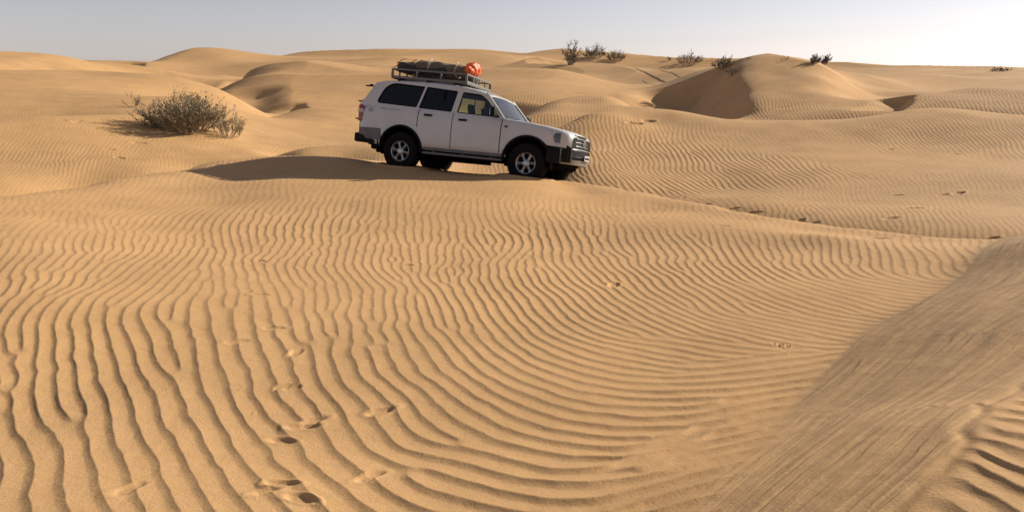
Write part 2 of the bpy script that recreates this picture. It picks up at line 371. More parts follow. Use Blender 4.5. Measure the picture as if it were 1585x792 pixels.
class Patch:
    """a lattice of oriented wave packets whose phases have relaxed against their neighbours:
    ripple crests run on from packet to packet and fork where the spacing asks for it"""
    def __init__(self, x0, x1, y0, y1, cell, seed, iters, nb=2):
        self.x0, self.y0, self.c = x0, y0, cell
        nx, ny = int((x1 - x0) / cell) + 1, int((y1 - y0) / cell) + 1
        rs = np.random.RandomState(seed)
        gx, gy = np.meshgrid(x0 + np.arange(nx) * cell, y0 + np.arange(ny) * cell, indexing='ij')
        self.px = gx + rs.uniform(-.38, .38, gx.shape) * cell; self.py = gy + rs.uniform(-.38, .38, gx.shape) * cell
        qx = self.px + .0; qy = self.py
        self.kx, self.ky = field_at(qx, qy)
        # directions wander a little
        a = .12 * vnoise(qx / 1.1, qy / 1.1, seed + 3) + .14 * vnoise(qx / .4, qy / .4, seed + 4)
        self.kx, self.ky = self.kx * np.cos(a) - self.ky * np.sin(a), self.kx * np.sin(a) + self.ky * np.cos(a)
        ph = np.exp(1j * rs.uniform(0, 2 * np.pi, gx.shape)).astype(np.complex64)
        self.R2 = (3.0 * cell) ** 2
        terms = []
        for i in range(-nb, nb + 1):
            for j in range(-nb, nb + 1):
                if i == 0 and j == 0: continue
                sx = np.roll(self.px, (i, j), (0, 1)); sy = np.roll(self.py, (i, j), (0, 1))
                kx = .5 * (np.roll(self.kx, (i, j), (0, 1)) + self.kx); ky = .5 * (np.roll(self.ky, (i, j), (0, 1)) + self.ky)
                dx, dy = self.px - sx, self.py - sy
                d2 = dx * dx + dy * dy
                w_ = np.clip(1 - d2 / self.R2, 0, 1) ** 2
                terms.append((i, j, (w_ * np.exp(1j * (kx * dx + ky * dy))).astype(np.complex64)))
        for it in range(iters):
            acc = ph * .6
            for i, j, t in terms: acc = acc + t * np.roll(ph, (i, j), (0, 1))
            ph = acc / (np.abs(acc) + 1e-9)
        self.ph = ph; self.nx, self.ny = nx, ny
    def eval(self, x, y):
        def bil(Q):
            t = np.clip((x - self.x0) / self.c, 0, self.nx - 1.001); u = np.clip((y - self.y0) / self.c, 0, self.ny - 1.001)
            a = t.astype(np.int32); b_ = u.astype(np.int32); f = (t - a).astype(np.float32); g = (u - b_).astype(np.float32); Q = Q.astype(np.float32)
            return (Q[a, b_] * (1 - f) + Q[a + 1, b_] * f) * (1 - g) + (Q[a, b_ + 1] * (1 - f) + Q[a + 1, b_ + 1] * f) * g
        KX, KY = bil(self.kx), bil(self.ky)
        ci = np.rint((x - self.x0) / self.c).astype(np.int32); cj = np.rint((y - self.y0) / self.c).astype(np.int32)
        G = np.zeros(x.shape, np.complex64); Wt = np.zeros(x.shape, np.float32)
        for i in range(-3, 4):
            for j in range(-3, 4):
                if i * i + j * j > 11: continue
                a = np.clip(ci + i, 0, self.nx - 1); b_ = np.clip(cj + j, 0, self.ny - 1)
                dx = (x - self.px[a, b_]).astype(np.float32); dy = (y - self.py[a, b_]).astype(np.float32)
                w_ = np.clip(1 - (dx * dx + dy * dy) / np.float32(self.R2), 0, 1) ** 3
                G += w_ * self.ph[a, b_] * np.exp(.5j * ((self.kx[a, b_].astype(np.float32) + KX) * dx + (self.ky[a, b_].astype(np.float32) + KY) * dy))
                Wt += w_
        return G / np.maximum(Wt, 1e-3)

# ------------------------------------------------------------------ ground mesh
PRINTS = [  # footprints: px, py, length, depth
 (465,772,.19,.03),(436,748,.17,.03),(412,760,.15,.02),(573,738,.20,.034),(590,636,.20,.035),(470,660,.20,.035),(484,652,.2,.03),(437,682,.18,.03),(454,600,.14,.02),(458,545,.20,.03),(425,508,.2,.025),(404,402,.14,.035),(392,326,.18,.02),
 (403,456,.2,.02),(200,752,.2,.02),(368,528,.22,.02),(440,598,.16,.02),(631,410,.2,.035),(950,440,.26,.035),(640,405,.14,.02),
 (967,297,.3,.03),(1058,306,.3,.02),(1095,316,.35,.04),(1137,323,.35,.05),(1168,328,.40,.08),(1238,342,.40,.09),(1262,344,.25,.05),(1322,355,.3,.04),(1336,356,.25,.03),(1362,368,.25,.04),(1535,371,.40,.10),(1416,365,.25,.03),(1552,371,.25,.03),
 (1197,534,.045,.02),(1205,537,.05,.02),(1211,535,.045,.02),(1219,539,.06,.03),(1222,538,.04,.02),
 (1378,232,.35,.07),(1485,297,.5,.06),(1460,300,.4,.04),(1416,320,.4,.05),(1380,335,.4,.04),(1390,301,.3,.04),
 (982,191,.9,.14),(1004,188,.7,.12),(1480,238,.3,.04),(1010,338,.25,.03),(1120,350,.25,.025),
 (185,245,.5,.04),(215,222,.6,.06),(120,188,.5,.05),(170,232,.4,.04),(96,186,.4,.04),
]
NTH = 1600
core = np.linspace(-0.69, 0.69, NTH)
mid = np.arange(0.6915, 1.2, 0.0018)
side = 1.2 + (np.linspace(0, 1, 46)[1:] ** 1.5) * (math.pi - 1.2)
TH = np.concatenate([-side[::-1], -mid[::-1], core, mid, side])
dv = 0.0026
Vr = np.concatenate([[math.log(0.02), math.log(0.2)], np.log(np.linspace(.4, 1.55, 12)), np.arange(math.log(1.62), math.log(15.0), .003), np.arange(math.log(15.01), math.log(46.0), .0021), np.linspace(math.log(46.2), math.log(260), 420), np.log(np.geomspace(275, 6000, 40))])
if QUICK:
    TH = TH[::2]; Vr = Vr[::2]
ncol, nrow = len(TH), len(Vr)
Mt = cr_matrix(np.clip(TH, TH0, TH1), TH0, TH1, NT); Mv = cr_matrix(Vr, V0, V1, NV)
Wm = Mt @ Wg @ Mv.T
R_ = np.exp(Vr)[None, :]
# behind the eye the ground just goes on; far beyond the last dunes it sinks below the horizon
back = sstep(1.2, 2.4, np.abs(TH))[:, None]
Wm = Wm * (1 - back) + back * (-1.7 / np.maximum(R_, 1.4))
inner = sstep(math.log(2.0), math.log(1.3), Vr)[None, :]
Wm = np.where(R_ < 2.0, Wm * (1 - inner) + inner * (-1.62 / np.maximum(R_, .01)), Wm)
far = sstep(math.log(230), math.log(420), Vr)[None, :]
Wm = Wm * (1 - far) + far * np.minimum(Wm, -0.0075)
Zr = Wm * R_
X = R_ * np.sin(TH)[:, None]; Y = R_ * np.cos(TH)[:, None]

# carved lee sides
for (line, depth, fade, run, steep) in LEE:
    L = np.array([pt(*q) for q in line])
    cx, cy = L.mean(0)
    ext = np.abs(L - L.mean(0)).max() + 25
    m = (np.abs(X - cx) < ext) & (np.abs(Y - cy) < ext)
    x, y = X[m], Y[m]
    best = np.full(x.shape, 1e9); sgn = np.ones(x.shape); endd = np.zeros(x.shape)
    for k in range(len(L) - 1):
        a, b = L[k], L[k + 1]; ln = np.hypot(*(b - a)); u = (b - a) / ln
        px_, py_ = x - a[0], y - a[1]; tr = px_ * u[0] + py_ * u[1]; t = np.clip(tr, 0, ln)
        d = np.hypot(px_ - t * u[0], py_ - t * u[1]); mm = d < best
        best = np.where(mm, d, best)
        # line runs from far to near: the lee is on the left (west)
        sgn = np.where(mm, np.where(u[1] * px_ - u[0] * py_ > 0, -1.0, 1.0), sgn)
        e = np.where(k == 0, np.maximum(-tr, 0), 0) + np.where(k == len(L) - 2, np.maximum(tr - ln, 0), 0)
        endd = np.where(mm, e, endd)
    sgn = -sgn if (L[0, 1] > L[-1, 1]) else sgn
    ang = sgn * np.sqrt(np.maximum(best ** 2 - endd ** 2, 0))
    ang = ang + 0.3 * vnoise(x / 2.5, y / 2.5, 5)
    sf = .18 * depth
    ang = np.where(ang > -6 * sf, .5 * (ang + np.sqrt(ang * ang + sf * sf)) - .5 * sf * np.exp(-np.maximum(ang, 0)) * 0, 0) - .08 * sf
    Tn = math.tan(rad(steep))
    w_ = depth / Tn
    if steep < 25: prof = -depth * sstep(-.2 * w_, 1.5 * w_, ang) * (1 - sstep(w_ * 1.5, w_ * 1.5 + run, ang))
    else: prof = np.where(ang < 0, 0, np.where(ang < w_, -ang * Tn, -depth * (1 - sstep(0, 1, (ang - w_) / run))))
    prof = prof * (1 - sstep(0, fade, endd))
    Zr[m] += prof

# ground flank at the right
near = R_ < 120
D_, AL_ = np.full(X.shape, -99.0), np.zeros(X.shape)
mk = np.broadcast_to(near, X.shape)
D_[mk], AL_[mk] = foot_dist(X[mk], Y[mk])
rise = flank_height(D_, AL_)
blend = np.where(AL_ < 4.6, .17, .05)
blend = 0.16 - 0.125 * sstep(2.6, 5.2, AL_)
hfl = np.where(D_ > -2, 0.5 * (rise + np.sqrt(rise ** 2 + blend ** 2)) - 0.5 * blend * np.exp(-np.abs(D_) * 1.0) * 0, 0)
hfl = np.where(D_ > -2, hfl * sstep(-1.6, -0.2, D_), 0)
hfl = hfl * (1 - sstep(9, 26, AL_)) 
Zr += hfl
FZ = sstep(-0.04, 1, (D_ - 0.06 + 0.05 * vnoise(AL_ * 1.5, D_ * 4, 9)) / (.30 - .24 * sstep(2.6, 4.6, AL_))) * (D_ > -1)          # on the flank
d1 = shoulder(AL_)
SH = sstep(-0.03, 0.05, D_ - d1 + 0.06 * vnoise(AL_ * 2.2, D_ * 2, 19) + .03 * vnoise(AL_ * 9, D_ * 6, 29)) * (D_ > 0)   # on its rippled shoulder

# gentle unevenness
inr = R_ < 60
Zr += 0.012 * vnoise(X / 0.9, Y / 0.9, 3) * (R_ < 40) + 0.03 * vnoise(X / 3.1, Y / 3.1, 4) * sstep(4, 12, R_) * (R_ < 200)
Zr += 0.16 * vnoise(X / 11, Y / 9, 14) * sstep(30, 60, R_) * (1 - sstep(150, 260, R_))

rg = 1 - np.abs(vnoise(X / 34 + .4 * vnoise(X / 60, Y / 60, 17), Y / 22, 15)) * 2
Zr += (1.0 * rg - .4) * sstep(60, 90, R_) * (1 - sstep(170, 260, R_)) * np.minimum(R_ / 120, 1.3)
rg2 = 1 - np.abs(vnoise(X / 17 + .5 * vnoise(X / 25, Y / 25, 27), Y / 13, 25)) * 2
Zr += (.42 * rg2 - .16) * sstep(42, 60, R_) * (1 - sstep(110, 160, R_))
# ripples
pm = (R_ < 60)[0]
c0 = np.searchsorted(TH, PT0); c1 = np.searchsorted(TH, PT1)
r1 = int(pm.sum())
At = cr_matrix(TH[c0:c1], PT0, PT1, NTP); Av = cr_matrix(Vr[:r1], V0, VP1, NVP)
LA = At @ LAMG @ Av.T; AM = np.clip(At @ AMPG @ Av.T, 0, 2)
xs, ys = X[c0:c1, :r1], Y[c0:c1, :r1]
# crest of the near dune as seen from the eye: near packets in front of it, wider ones behind
crest_px = sorted(COLS)
crest_th = []; crest_r = []
for q in crest_px:
    rr = [e[2] for e in COLS[q] if e[0] == 'z' and e[2] > 5]
    crest_th.append(px_ray(q, 280)[0]); crest_r.append(rr[0])
RC = np.interp(TH[c0:c1], crest_th, crest_r)[:, None] * np.ones((1, r1))
nearm = R_[:, :r1] < RC
wx = xs + 0.010 * vnoise(xs / .16, ys / .16, 31) + .0025 * vnoise(xs / .06, ys / .06, 33)
wy = ys + 0.010 * vnoise(xs / .16, ys / .16, 32) + .0025 * vnoise(xs / .06, ys / .06, 34)
P_near = Patch(-17.5, 16.0, 1.0, 20.5, .085, 11, 26)
G = np.zeros(xs.shape, np.complex64)
sel = nearm & (R_[:, :r1] > 1.4)
G[sel] = P_near.eval(wx[sel], wy[sel])
P_far = Patch(-42, 42, 7.0, 58.0, .125, 12, 14)
sel = ~nearm & (R_[:, :r1] < 57)
G[sel] = P_far.eval(wx[sel], wy[sel])
magc = np.clip(np.abs(G) * 1.7, 0, 1) ** .8
tt = (np.angle(G) / (2 * np.pi)) % 1.0
LEEF = .34
def prof_(t): return np.where(t < LEEF, (1 - t / LEEF) ** 1.7, np.maximum((t - LEEF) / (1 - LEEF), 0) ** 1.35) - .42
# the steep side turns over where the crests swing round
cps = At @ cpsi @ Av.T; sps = At @ spsi @ Av.T
ct_, st_ = np.cos(TH[c0:c1])[:, None], np.sin(TH[c0:c1])[:, None]
kxh = cps * ct_ + sps * st_; kyh = -cps * st_ + sps * ct_
ks = kxh * math.cos(rad(SUN_AZ)) + kyh * math.sin(rad(SUN_AZ))
flip = sstep(.80, .95, ks)
H = prof_(tt) * (1 - flip) + prof_(1 - tt) * flip
sym = sstep(.0, .22, ks)
H = H * (1 - sym) + sym * (.62 * (.5 + .5 * np.cos(2 * np.pi * tt)) ** 1.5 - .2)
amp = LA / 12.8 * AM * magc * (1 + .2 * vnoise(xs / 1.4, ys / 1.4, 49)) * (.70 + .36 * sstep(-.75, .25, snoise(xs / 1.9, ys / 1.9, 53)))
amp *= 1 + .5 * sstep(-.1, .2, ks)
amp *= 1 + .75 * (1 - sstep(.15, .8, np.abs(ks)))
amp *= sstep(0, 1.0, np.abs(R_[:, :r1] - RC) + .15)
# the shoulder has its own large ripples
fl = FZ[c0:c1, :r1]; shd = SH[c0:c1, :r1]
als, ds = AL_[c0:c1, :r1], D_[c0:c1, :r1]
t2 = (-(.93 * xs + .36 * ys + .035 * vnoise(xs / .3, ys / .3, 61) + .02 * vnoise(xs / .1, ys / .1, 62)) / .125) % 1.0
H2 = prof_(t2)
far_fade = 1 - sstep(48, 58, R_[:, :r1])
edge = sstep(0, .08, (TH[c0:c1, None] - PT0)) * sstep(0, .08, PT1 - TH[c0:c1, None]) * sstep(1.35, 1.7, R_[:, :r1])
rip = H * amp * (1 - fl) * edge * far_fade + H2 * .011 * shd * sstep(0, .12, ds - shoulder(als)) * edge
# strata and streaks along the flank: they fan out a little
stc = ds / (.85 + .4 * np.clip(als - 2.2, -1.2, 14))
st = .5 * vnoise(als / .35, stc / .012, 73) + vnoise(als / .7, stc / .028, 74) + 1.3 * vnoise(als / 1.2, stc / .075, 76)
u_ = stc / .045 + .9 * vnoise(als / 1.3, stc / .35, 72) + .12 * vnoise(als / .12, stc / .05, 79)
fr_ = u_ - np.floor(u_)
msk = sstep(-.1, .6, vnoise(als / .55, stc / .07, 75) + .25 * vnoise(als / .25, stc / .06, 77))
terr = np.where(fr_ > .93, (1 - fr_) / .07 * 0 + sstep(.93, 1, fr_) * 1.0, (1 - fr_ / .93) ** 1.5)
strk = (.0022 * st + .0042 * (terr - .4) * msk) * fl * (1 - shd) * (als < 14)
lip = -.013 * np.exp(-((ds - shoulder(als) + .035 * vnoise(als * 5, 0 * als, 78) + .01) / .03) ** 2) * (als < 6) * (als > 1)
# prints
dent = np.zeros(xs.shape)
rs = np.random.RandomState(7)
for (px, py, ln, dp) in PRINTS:
    p0 = hit(px, py)
    th = math.atan2(p0[0], p0[1]); r = math.hypot(p0[0], p0[1])
    i0 = np.searchsorted(TH, th - 1.2 * ln / r) - c0; i1 = np.searchsorted(TH, th + 1.2 * ln / r) - c0 + 1
    j0 = np.searchsorted(Vr, math.log(max(r - 1.2 * ln, .5))); j1 = np.searchsorted(Vr, math.log(r + 1.2 * ln)) + 1
    if i0 < 0 or i1 > xs.shape[0] or j1 > r1: continue
    a = rs.uniform(-.6, .6) + (0.9 if rs.rand() < .5 else 0)
    x = xs[i0:i1, j0:j1] - p0[0]; y = ys[i0:i1, j0:j1] - p0[1]
    u = (x * math.cos(a) + y * math.sin(a)) / (ln * .42); v = (-x * math.sin(a) + y * math.cos(a)) / (ln * .19)
    q = np.sqrt(u * u + v * v * (1 + .4 * u)) + .14 * vnoise(x * 22 / (ln * 5), y * 22 / (ln * 5), int(px))
    pit = -dp * (1 - sstep(.55, 1.05, q)) + dp * (.34 if r < 9 else .15) * np.exp(-((q - 1.25) / .26) ** 2) * (1 + .8 * vnoise(x * 9, y * 9, int(py)))
    keep = sstep(.5, 1.35, q)
    rip[i0:i1, j0:j1] *= .25 + .75 * keep
    dent[i0:i1, j0:j1] += pit * (.36 if r < 9 else .6)
Zr[c0:c1, :r1] += rip + strk + lip * edge + dent
# tyre hollows under the car
Mi = CARM.T
for (x0, y0) in ((0, -.81), (2.85, -.81), (0, .81), (2.85, .81)):
    c = car_pt(x0, y0, .06)
    m = (np.abs(X - c[0]) < .9) & (np.abs(Y - c[1]) < .9)
    dx, dy = X[m] - c[0], Y[m] - c[1]
    u = dx * CARM[0, 0] + dy * CARM[1, 0]; v = dx * CARM[0, 1] + dy * CARM[1, 1]
    q = (u / .42) ** 2 + (v / .26) ** 2
    Zr[m] += -.03 * np.exp(-q * 1.2) + .05 * np.exp(-((np.sqrt(q) - 1.25) / .3) ** 2)

Zw = Zr + CAMZ
co = np.stack([X, Y, Zw], -1).astype(np.float32)
def grid_mesh(name, co):
    nc, nr = co.shape[:2]
    me = bpy.data.meshes.new(name)
    me.vertices.add(nc * nr)
    me.vertices.foreach_set("co", co.reshape(-1))
    idx = np.arange(nc * nr, dtype=np.int32).reshape(nc, nr)
    q = np.stack([idx[:-1, :-1], idx[:-1, 1:], idx[1:, 1:], idx[1:, :-1]], -1).reshape(-1, 4)[:, ::-1]
    nf = len(q)
    me.loops.add(nf * 4); me.polygons.add(nf)
    me.loops.foreach_set("vertex_index", np.ascontiguousarray(q).reshape(-1))
    me.polygons.foreach_set("loop_start", np.arange(0, nf * 4, 4, dtype=np.int32))
    me.polygons.foreach_set("use_smooth", np.ones(nf, dtype=bool))
    me.update(calc_edges=True)
    return me
gm = grid_mesh("desert_sand", co)
suv = np.zeros(co.shape, np.float32)
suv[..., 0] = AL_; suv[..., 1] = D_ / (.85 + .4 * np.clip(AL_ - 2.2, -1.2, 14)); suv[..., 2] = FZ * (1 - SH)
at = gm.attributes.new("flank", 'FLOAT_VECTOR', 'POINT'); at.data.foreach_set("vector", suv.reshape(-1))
ground = bpy.data.objects.new("desert_sand", gm)
COL.objects.link(ground)
tag(ground, 'rippled golden desert sand rising into dunes to the horizon', 'sand', kind='structure')

def ground_z(x, y):
    """height of the finished ground (nearest grid point is fine for standing things on it)"""
    th = math.atan2(x, y); v = math.log(math.hypot(x, y))
    i = min(max(np.searchsorted(TH, th), 1), ncol - 1); j = min(max(np.searchsorted(Vr, v), 1), nrow - 1)
    return float(max(Zw[i, j], 0 * 1 + Zw[i - 1, j - 1]))
def ground_hit(px, py, rmin=2.0):
    """point of the finished ground seen at a pixel of the photograph"""
    th, sl = px_ray(px, py)
    i = min(max(np.searchsorted(TH, th), 1), ncol - 1)
    wv = Zr[i] / R_[0]
    k = np.where((wv >= sl) & (R_[0] > rmin))[0]
    k = k[0] if len(k) else int(np.argmax(np.where(R_[0] > rmin, wv, -9)))
    r = R_[0, k]
    return (r * math.sin(th), r * math.cos(th), float(Zw[i, k]))

# sand material
sm = bpy.data.materials.new("sand"); sm.use_nodes = True
n = sm.node_tree; b = n.nodes["Principled BSDF"]
b.inputs['Roughness'].default_value = 0.92
b.inputs['Specular IOR Level'].default_value = 0.15
def N(t, **k):
    o = n.nodes.new(t)
    for a, v in k.items(): setattr(o, a, v)
    return o
geo = N("ShaderNodeNewGeometry")
def noise_tex(scale, detail=5, vec=None, rough=.55):
    t = N("ShaderNodeTexNoise"); t.inputs['Scale'].default_value = scale; t.inputs['Detail'].default_value = detail; t.inputs['Roughness'].default_value = rough
    n.links.new(vec if vec else geo.outputs['Position'], t.inputs['Vector'])
    return t.outputs[0]
def mrange(src, a, b_, c, d):
    r = N("ShaderNodeMapRange"); r.inputs[1].default_value = a; r.inputs[2].default_value = b_; r.inputs[3].default_value = c; r.inputs[4].default_value = d
    n.links.new(src, r.inputs[0]); return r.outputs[0]
def mixc(f, c1, c2, typ='MIX'):
    m = N("ShaderNodeMix", data_type='RGBA', blend_type=typ)
    for s, v in ((0, f), (6, c1), (7, c2)):
        if isinstance(v, (int, float)): m.inputs[s].default_value = v
        elif isinstance(v, tuple): m.inputs[s].default_value = (*v, 1)
        else: n.links.new(v, m.inputs[s])
    return m.outputs[2]
SANDC = (.495, .300, .139)
big = mrange(noise_tex(.11, 4), .35, .65, 0, 1)
c = mixc(big, tuple(v * .95 for v in SANDC), (SANDC[0] * 1.03, SANDC[1] * 1.0, SANDC[2] * .93))
med = mrange(noise_tex(1.1, 8, rough=.6), .3, .7, .90, 1.08)
fine = mrange(noise_tex(110, 6, rough=.8), .25, .75, .84, 1.14)
grain = mrange(noise_tex(260, 4, rough=.9), .25, .75, .82, 1.16)
def mulf(a, f):
    m = N("ShaderNodeVectorMath", operation='SCALE'); n.links.new(a, m.inputs[0]); n.links.new(f, m.inputs['Scale']); return m.outputs[0]
c = mulf(mulf(mulf(c, med), fine), grain)
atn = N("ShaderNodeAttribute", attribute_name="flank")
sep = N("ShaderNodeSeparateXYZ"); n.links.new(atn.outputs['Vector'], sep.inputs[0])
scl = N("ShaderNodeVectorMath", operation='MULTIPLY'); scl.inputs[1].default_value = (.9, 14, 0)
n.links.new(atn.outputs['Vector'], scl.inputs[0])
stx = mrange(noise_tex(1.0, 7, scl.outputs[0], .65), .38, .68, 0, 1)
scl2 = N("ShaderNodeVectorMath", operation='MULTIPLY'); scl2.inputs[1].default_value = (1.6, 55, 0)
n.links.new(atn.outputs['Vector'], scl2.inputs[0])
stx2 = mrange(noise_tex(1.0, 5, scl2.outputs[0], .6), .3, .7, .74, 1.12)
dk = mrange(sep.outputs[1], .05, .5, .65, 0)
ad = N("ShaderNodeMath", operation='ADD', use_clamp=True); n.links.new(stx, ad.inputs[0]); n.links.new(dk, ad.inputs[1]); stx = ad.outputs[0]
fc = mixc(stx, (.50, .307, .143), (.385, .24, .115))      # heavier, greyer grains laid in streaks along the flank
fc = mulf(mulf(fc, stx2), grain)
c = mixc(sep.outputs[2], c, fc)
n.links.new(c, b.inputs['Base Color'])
bp = N("ShaderNodeBump"); bp.inputs['Strength'].default_value = .6; bp.inputs['Distance'].default_value = .006
hsum = N("ShaderNodeMath", operation='ADD'); n.links.new(noise_tex(70, 6, rough=.7), hsum.inputs[0])
mm = N("ShaderNodeMath", operation='MULTIPLY'); mm.inputs[1].default_value = 3.0
n.links.new(noise_tex(6, 5), mm.inputs[0]); n.links.new(mm.outputs[0], hsum.inputs[1])
scl3 = N("ShaderNodeVectorMath", operation='MULTIPLY'); scl3.inputs[1].default_value = (2.2, 90, 0)
n.links.new(atn.outputs['Vector'], scl3.inputs[0])
stb = N("ShaderNodeMath", operation='MULTIPLY'); n.links.new(noise_tex(1.0, 4, scl3.outputs[0], .6), stb.inputs[0]); n.links.new(sep.outputs[2], stb.inputs[1])
hs2 = N("ShaderNodeMath", operation='ADD'); n.links.new(hsum.outputs[0], hs2.inputs[0]); n.links.new(stb.outputs[0], hs2.inputs[1])
n.links.new(hs2.outputs[0], bp.inputs['Height']); n.links.new(bp.outputs[0], b.inputs['Normal'])
gm.materials.append(sm)
# ------------------------------------------------------------------ mesh helpers
def link(name, me, m=None, parent=None):
    o = bpy.data.objects.new(name, me)
    COL.objects.link(o)
    if m is not None: me.materials.append(m)
    if parent is not None: o.parent = parent
    return o
def bm_obj(name, bm, m, parent=None, smooth=True, angle=35):
    bmesh.ops.recalc_face_normals(bm, faces=bm.faces)
    me = bpy.data.meshes.new(name)
    bm.to_mesh(me); bm.free()
    if smooth:
        me.polygons.foreach_set("use_smooth", [True] * len(me.polygons))
        me.set_sharp_from_angle(angle=rad(angle))
    return link(name, me, m, parent)
def add_box(bm, c, s, bev=0.0, rot=None):
    g = bmesh.ops.create_cube(bm, size=1.0)
    vs = g['verts']
    for v in vs: v.co = Vector((v.co.x * s[0], v.co.y * s[1], v.co.z * s[2]))
    if bev > 0:
        es = list({e for v in vs for e in v.link_edges})
        r = bmesh.ops.bevel(bm, geom=es, offset=bev, segments=2, profile=0.6, affect='EDGES')
        vs = list({v for f in r['faces'] for v in f.verts} | {v for v in vs if v.is_valid})
        # bevel returns only new faces: collect the whole island
        seen = set(vs); st = list(vs)
        while st:
            v = st.pop()
            for e in v.link_edges:
                o = e.other_vert(v)
                if o not in seen: seen.add(o); st.append(o)
        vs = list(seen)
    M = (rot if rot is not None else Matrix.Identity(3))
    for v in vs: v.co = M @ v.co + Vector(c)
    return vs
def add_tube(bm, pts, rr, seg=8, cap=True):
    pts = [Vector(p) for p in pts]
    rings = []
    if not hasattr(rr, '__len__'): rr = [rr] * len(pts)
    up = None
    for i, p in enumerate(pts):
        t = (pts[min(i + 1, len(pts) - 1)] - pts[max(i - 1, 0)]).normalized()
        if up is None:
            up = Vector((0, 0, 1)) if abs(t.z) < .9 else Vector((1, 0, 0))
        a = t.cross(up)
        if a.length < 1e-4: a = t.cross(Vector((0, 1, 0)))
        a.normalize(); b_ = a.cross(t).normalized(); up = b_
        rings.append([bm.verts.new(p + (a * math.cos(2 * math.pi * k / seg) + b_ * math.sin(2 * math.pi * k / seg)) * rr[i]) for k in range(seg)])
    for i in range(len(rings) - 1):
        for k in range(seg):
            bm.faces.new((rings[i][k], rings[i][(k + 1) % seg], rings[i + 1][(k + 1) % seg], rings[i + 1][k]))
    if cap:
        bm.faces.new(rings[0][::-1]); bm.faces.new(rings[-1])
def add_lathe(bm, prof, seg=40, closed=False):
    """profile (y, r) turned about the y axis"""
    rings = [[bm.verts.new((r * math.cos(2 * math.pi * k / seg), y, r * math.sin(2 * math.pi * k / seg))) for k in range(seg)] for (y, r) in prof]
    nn_ = len(rings)
    for i in range(nn_ if closed else nn_ - 1):
        A_, B_ = rings[i], rings[(i + 1) % nn_]
        for k in range(seg):
            bm.faces.new((A_[k], A_[(k + 1) % seg], B_[(k + 1) % seg], B_[k]))
    return rings
def grid_bm(bm, P):
    """P: rows of points"""
    V = [[bm.verts.new(p) for p in row] for row in P]
    for i in range(len(V) - 1):
        for j in range(len(V[0]) - 1):
            bm.faces.new((V[i][j], V[i][j + 1], V[i + 1][j + 1], V[i + 1][j]))
    return V
def plate(outlines, thick, m, name, mapf, parent, holes=(), bev=0.0):
    """flat plate from a 2-D outline with holes, mapped to space by mapf(u, v, w)"""
    cu = bpy.data.curves.new("tmp", 'CURVE'); cu.dimensions = '2D'; cu.fill_mode = 'BOTH'
    for ol in [outlines] + list(holes):
        sp = cu.splines.new('POLY'); sp.points.add(len(ol) - 1)
        for k, (a, b_) in enumerate(ol): sp.points[k].co = (a, b_, 0, 1)
        sp.use_cyclic_u = True
    cu.extrude = thick / 2; cu.bevel_depth = bev; cu.bevel_resolution = 1
    ob = bpy.data.objects.new("tmp", cu); COL.objects.link(ob)
    me = bpy.data.meshes.new_from_object(ob)
    bpy.data.objects.remove(ob); bpy.data.curves.remove(cu)
    me.name = name
    for v in me.vertices: v.co = mapf(*v.co)
    me.materials.clear()
    me.update()
    return link(name, me, m, parent)
def rounded(poly, r, seg=5):
    out = []
    nP = len(poly)
    for i in range(nP):
        p0, p, p2 = Vector((*poly[i - 1][:2], 0)), Vector((*poly[i][:2], 0)), Vector((*poly[(i + 1) % nP][:2], 0))
        rr = poly[i][2] if len(poly[i]) > 2 else r
        a = (p0 - p); b_ = (p2 - p)
        rr = min(rr, a.length * .48, b_.length * .48)
        if rr < 1e-4: out.append((p.x, p.y)); continue
        s, e = p + a.normalized() * rr, p + b_.normalized() * rr
        for k in range(seg + 1):
            t = k / seg
            q = s.lerp(p, t).lerp(p.lerp(e, t), t)
            out.append((q.x, q.y))
    return out

# ------------------------------------------------------------------ the car
PAINT = mat("white_paint", (.52, .515, .505), .35, 0, coat=.6, noise=.06, nscale=2.5, spec=.5)
_n = PAINT.node_tree; _b = _n.nodes["Principled BSDF"]
_tc = _n.nodes.new("ShaderNodeTexCoord"); _sx = _n.nodes.new("ShaderNodeSeparateXYZ"); _n.links.new(_tc.outputs['Object'], _sx.inputs[0])
_r = _n.nodes.new("ShaderNodeMapRange"); _r.inputs[1].default_value = .45; _r.inputs[2].default_value = 1.15; _r.inputs[3].default_value = .62; _r.inputs[4].default_value = .06
_n.links.new(_sx.outputs[2], _r.inputs[0])
_t = _n.nodes.new("ShaderNodeTexNoise"); _t.inputs['Scale'].default_value = 3.5; _t.inputs['Detail'].default_value = 8; _n.links.new(_tc.outputs['Object'], _t.inputs['Vector'])
_mm = _n.nodes.new("ShaderNodeMath"); _mm.operation = 'MULTIPLY'; _n.links.new(_r.outputs[0], _mm.inputs[0]); _n.links.new(_t.outputs[0], _mm.inputs[1])
_mx = _n.nodes.new("ShaderNodeMix"); _mx.data_type = 'RGBA'; _src = _b.inputs['Base Color'].links[0].from_socket
_n.links.new(_mm.outputs[0], _mx.inputs[0]); _n.links.new(_src, _mx.inputs[6]); _mx.inputs[7].default_value = (.36, .27, .18, 1); _n.links.new(_mx.outputs[2], _b.inputs['Base Color'])
CLAD = mat("grey_cladding", (.13, .125, .12), .6, noise=.2, nscale=6)
BLACK = mat("black_plastic", (.005, .005, .0055), .6, spec=.15)
UNDER = mat("underbody_black", (.004, .004, .004), .95, spec=.03)  # even near-black for the underside, wheel wells and brake discs
RUBBER = mat("tyre_rubber", (.008, .0075, .007), .85, spec=.12, bump=.002, bscale=40)
ALLOY = mat("alloy", (.42, .43, .44), .42, .9)
CHROME = mat("chrome", (.75, .76, .78), .12, 1.0)
RACKM = mat("rack_paint", (.13, .125, .115), .5, .1, noise=.15, nscale=12)
SEAT = mat("seat_cloth", (.035, .033, .032), .9)
DASH = mat("dashboard", (.03, .03, .032), .7)
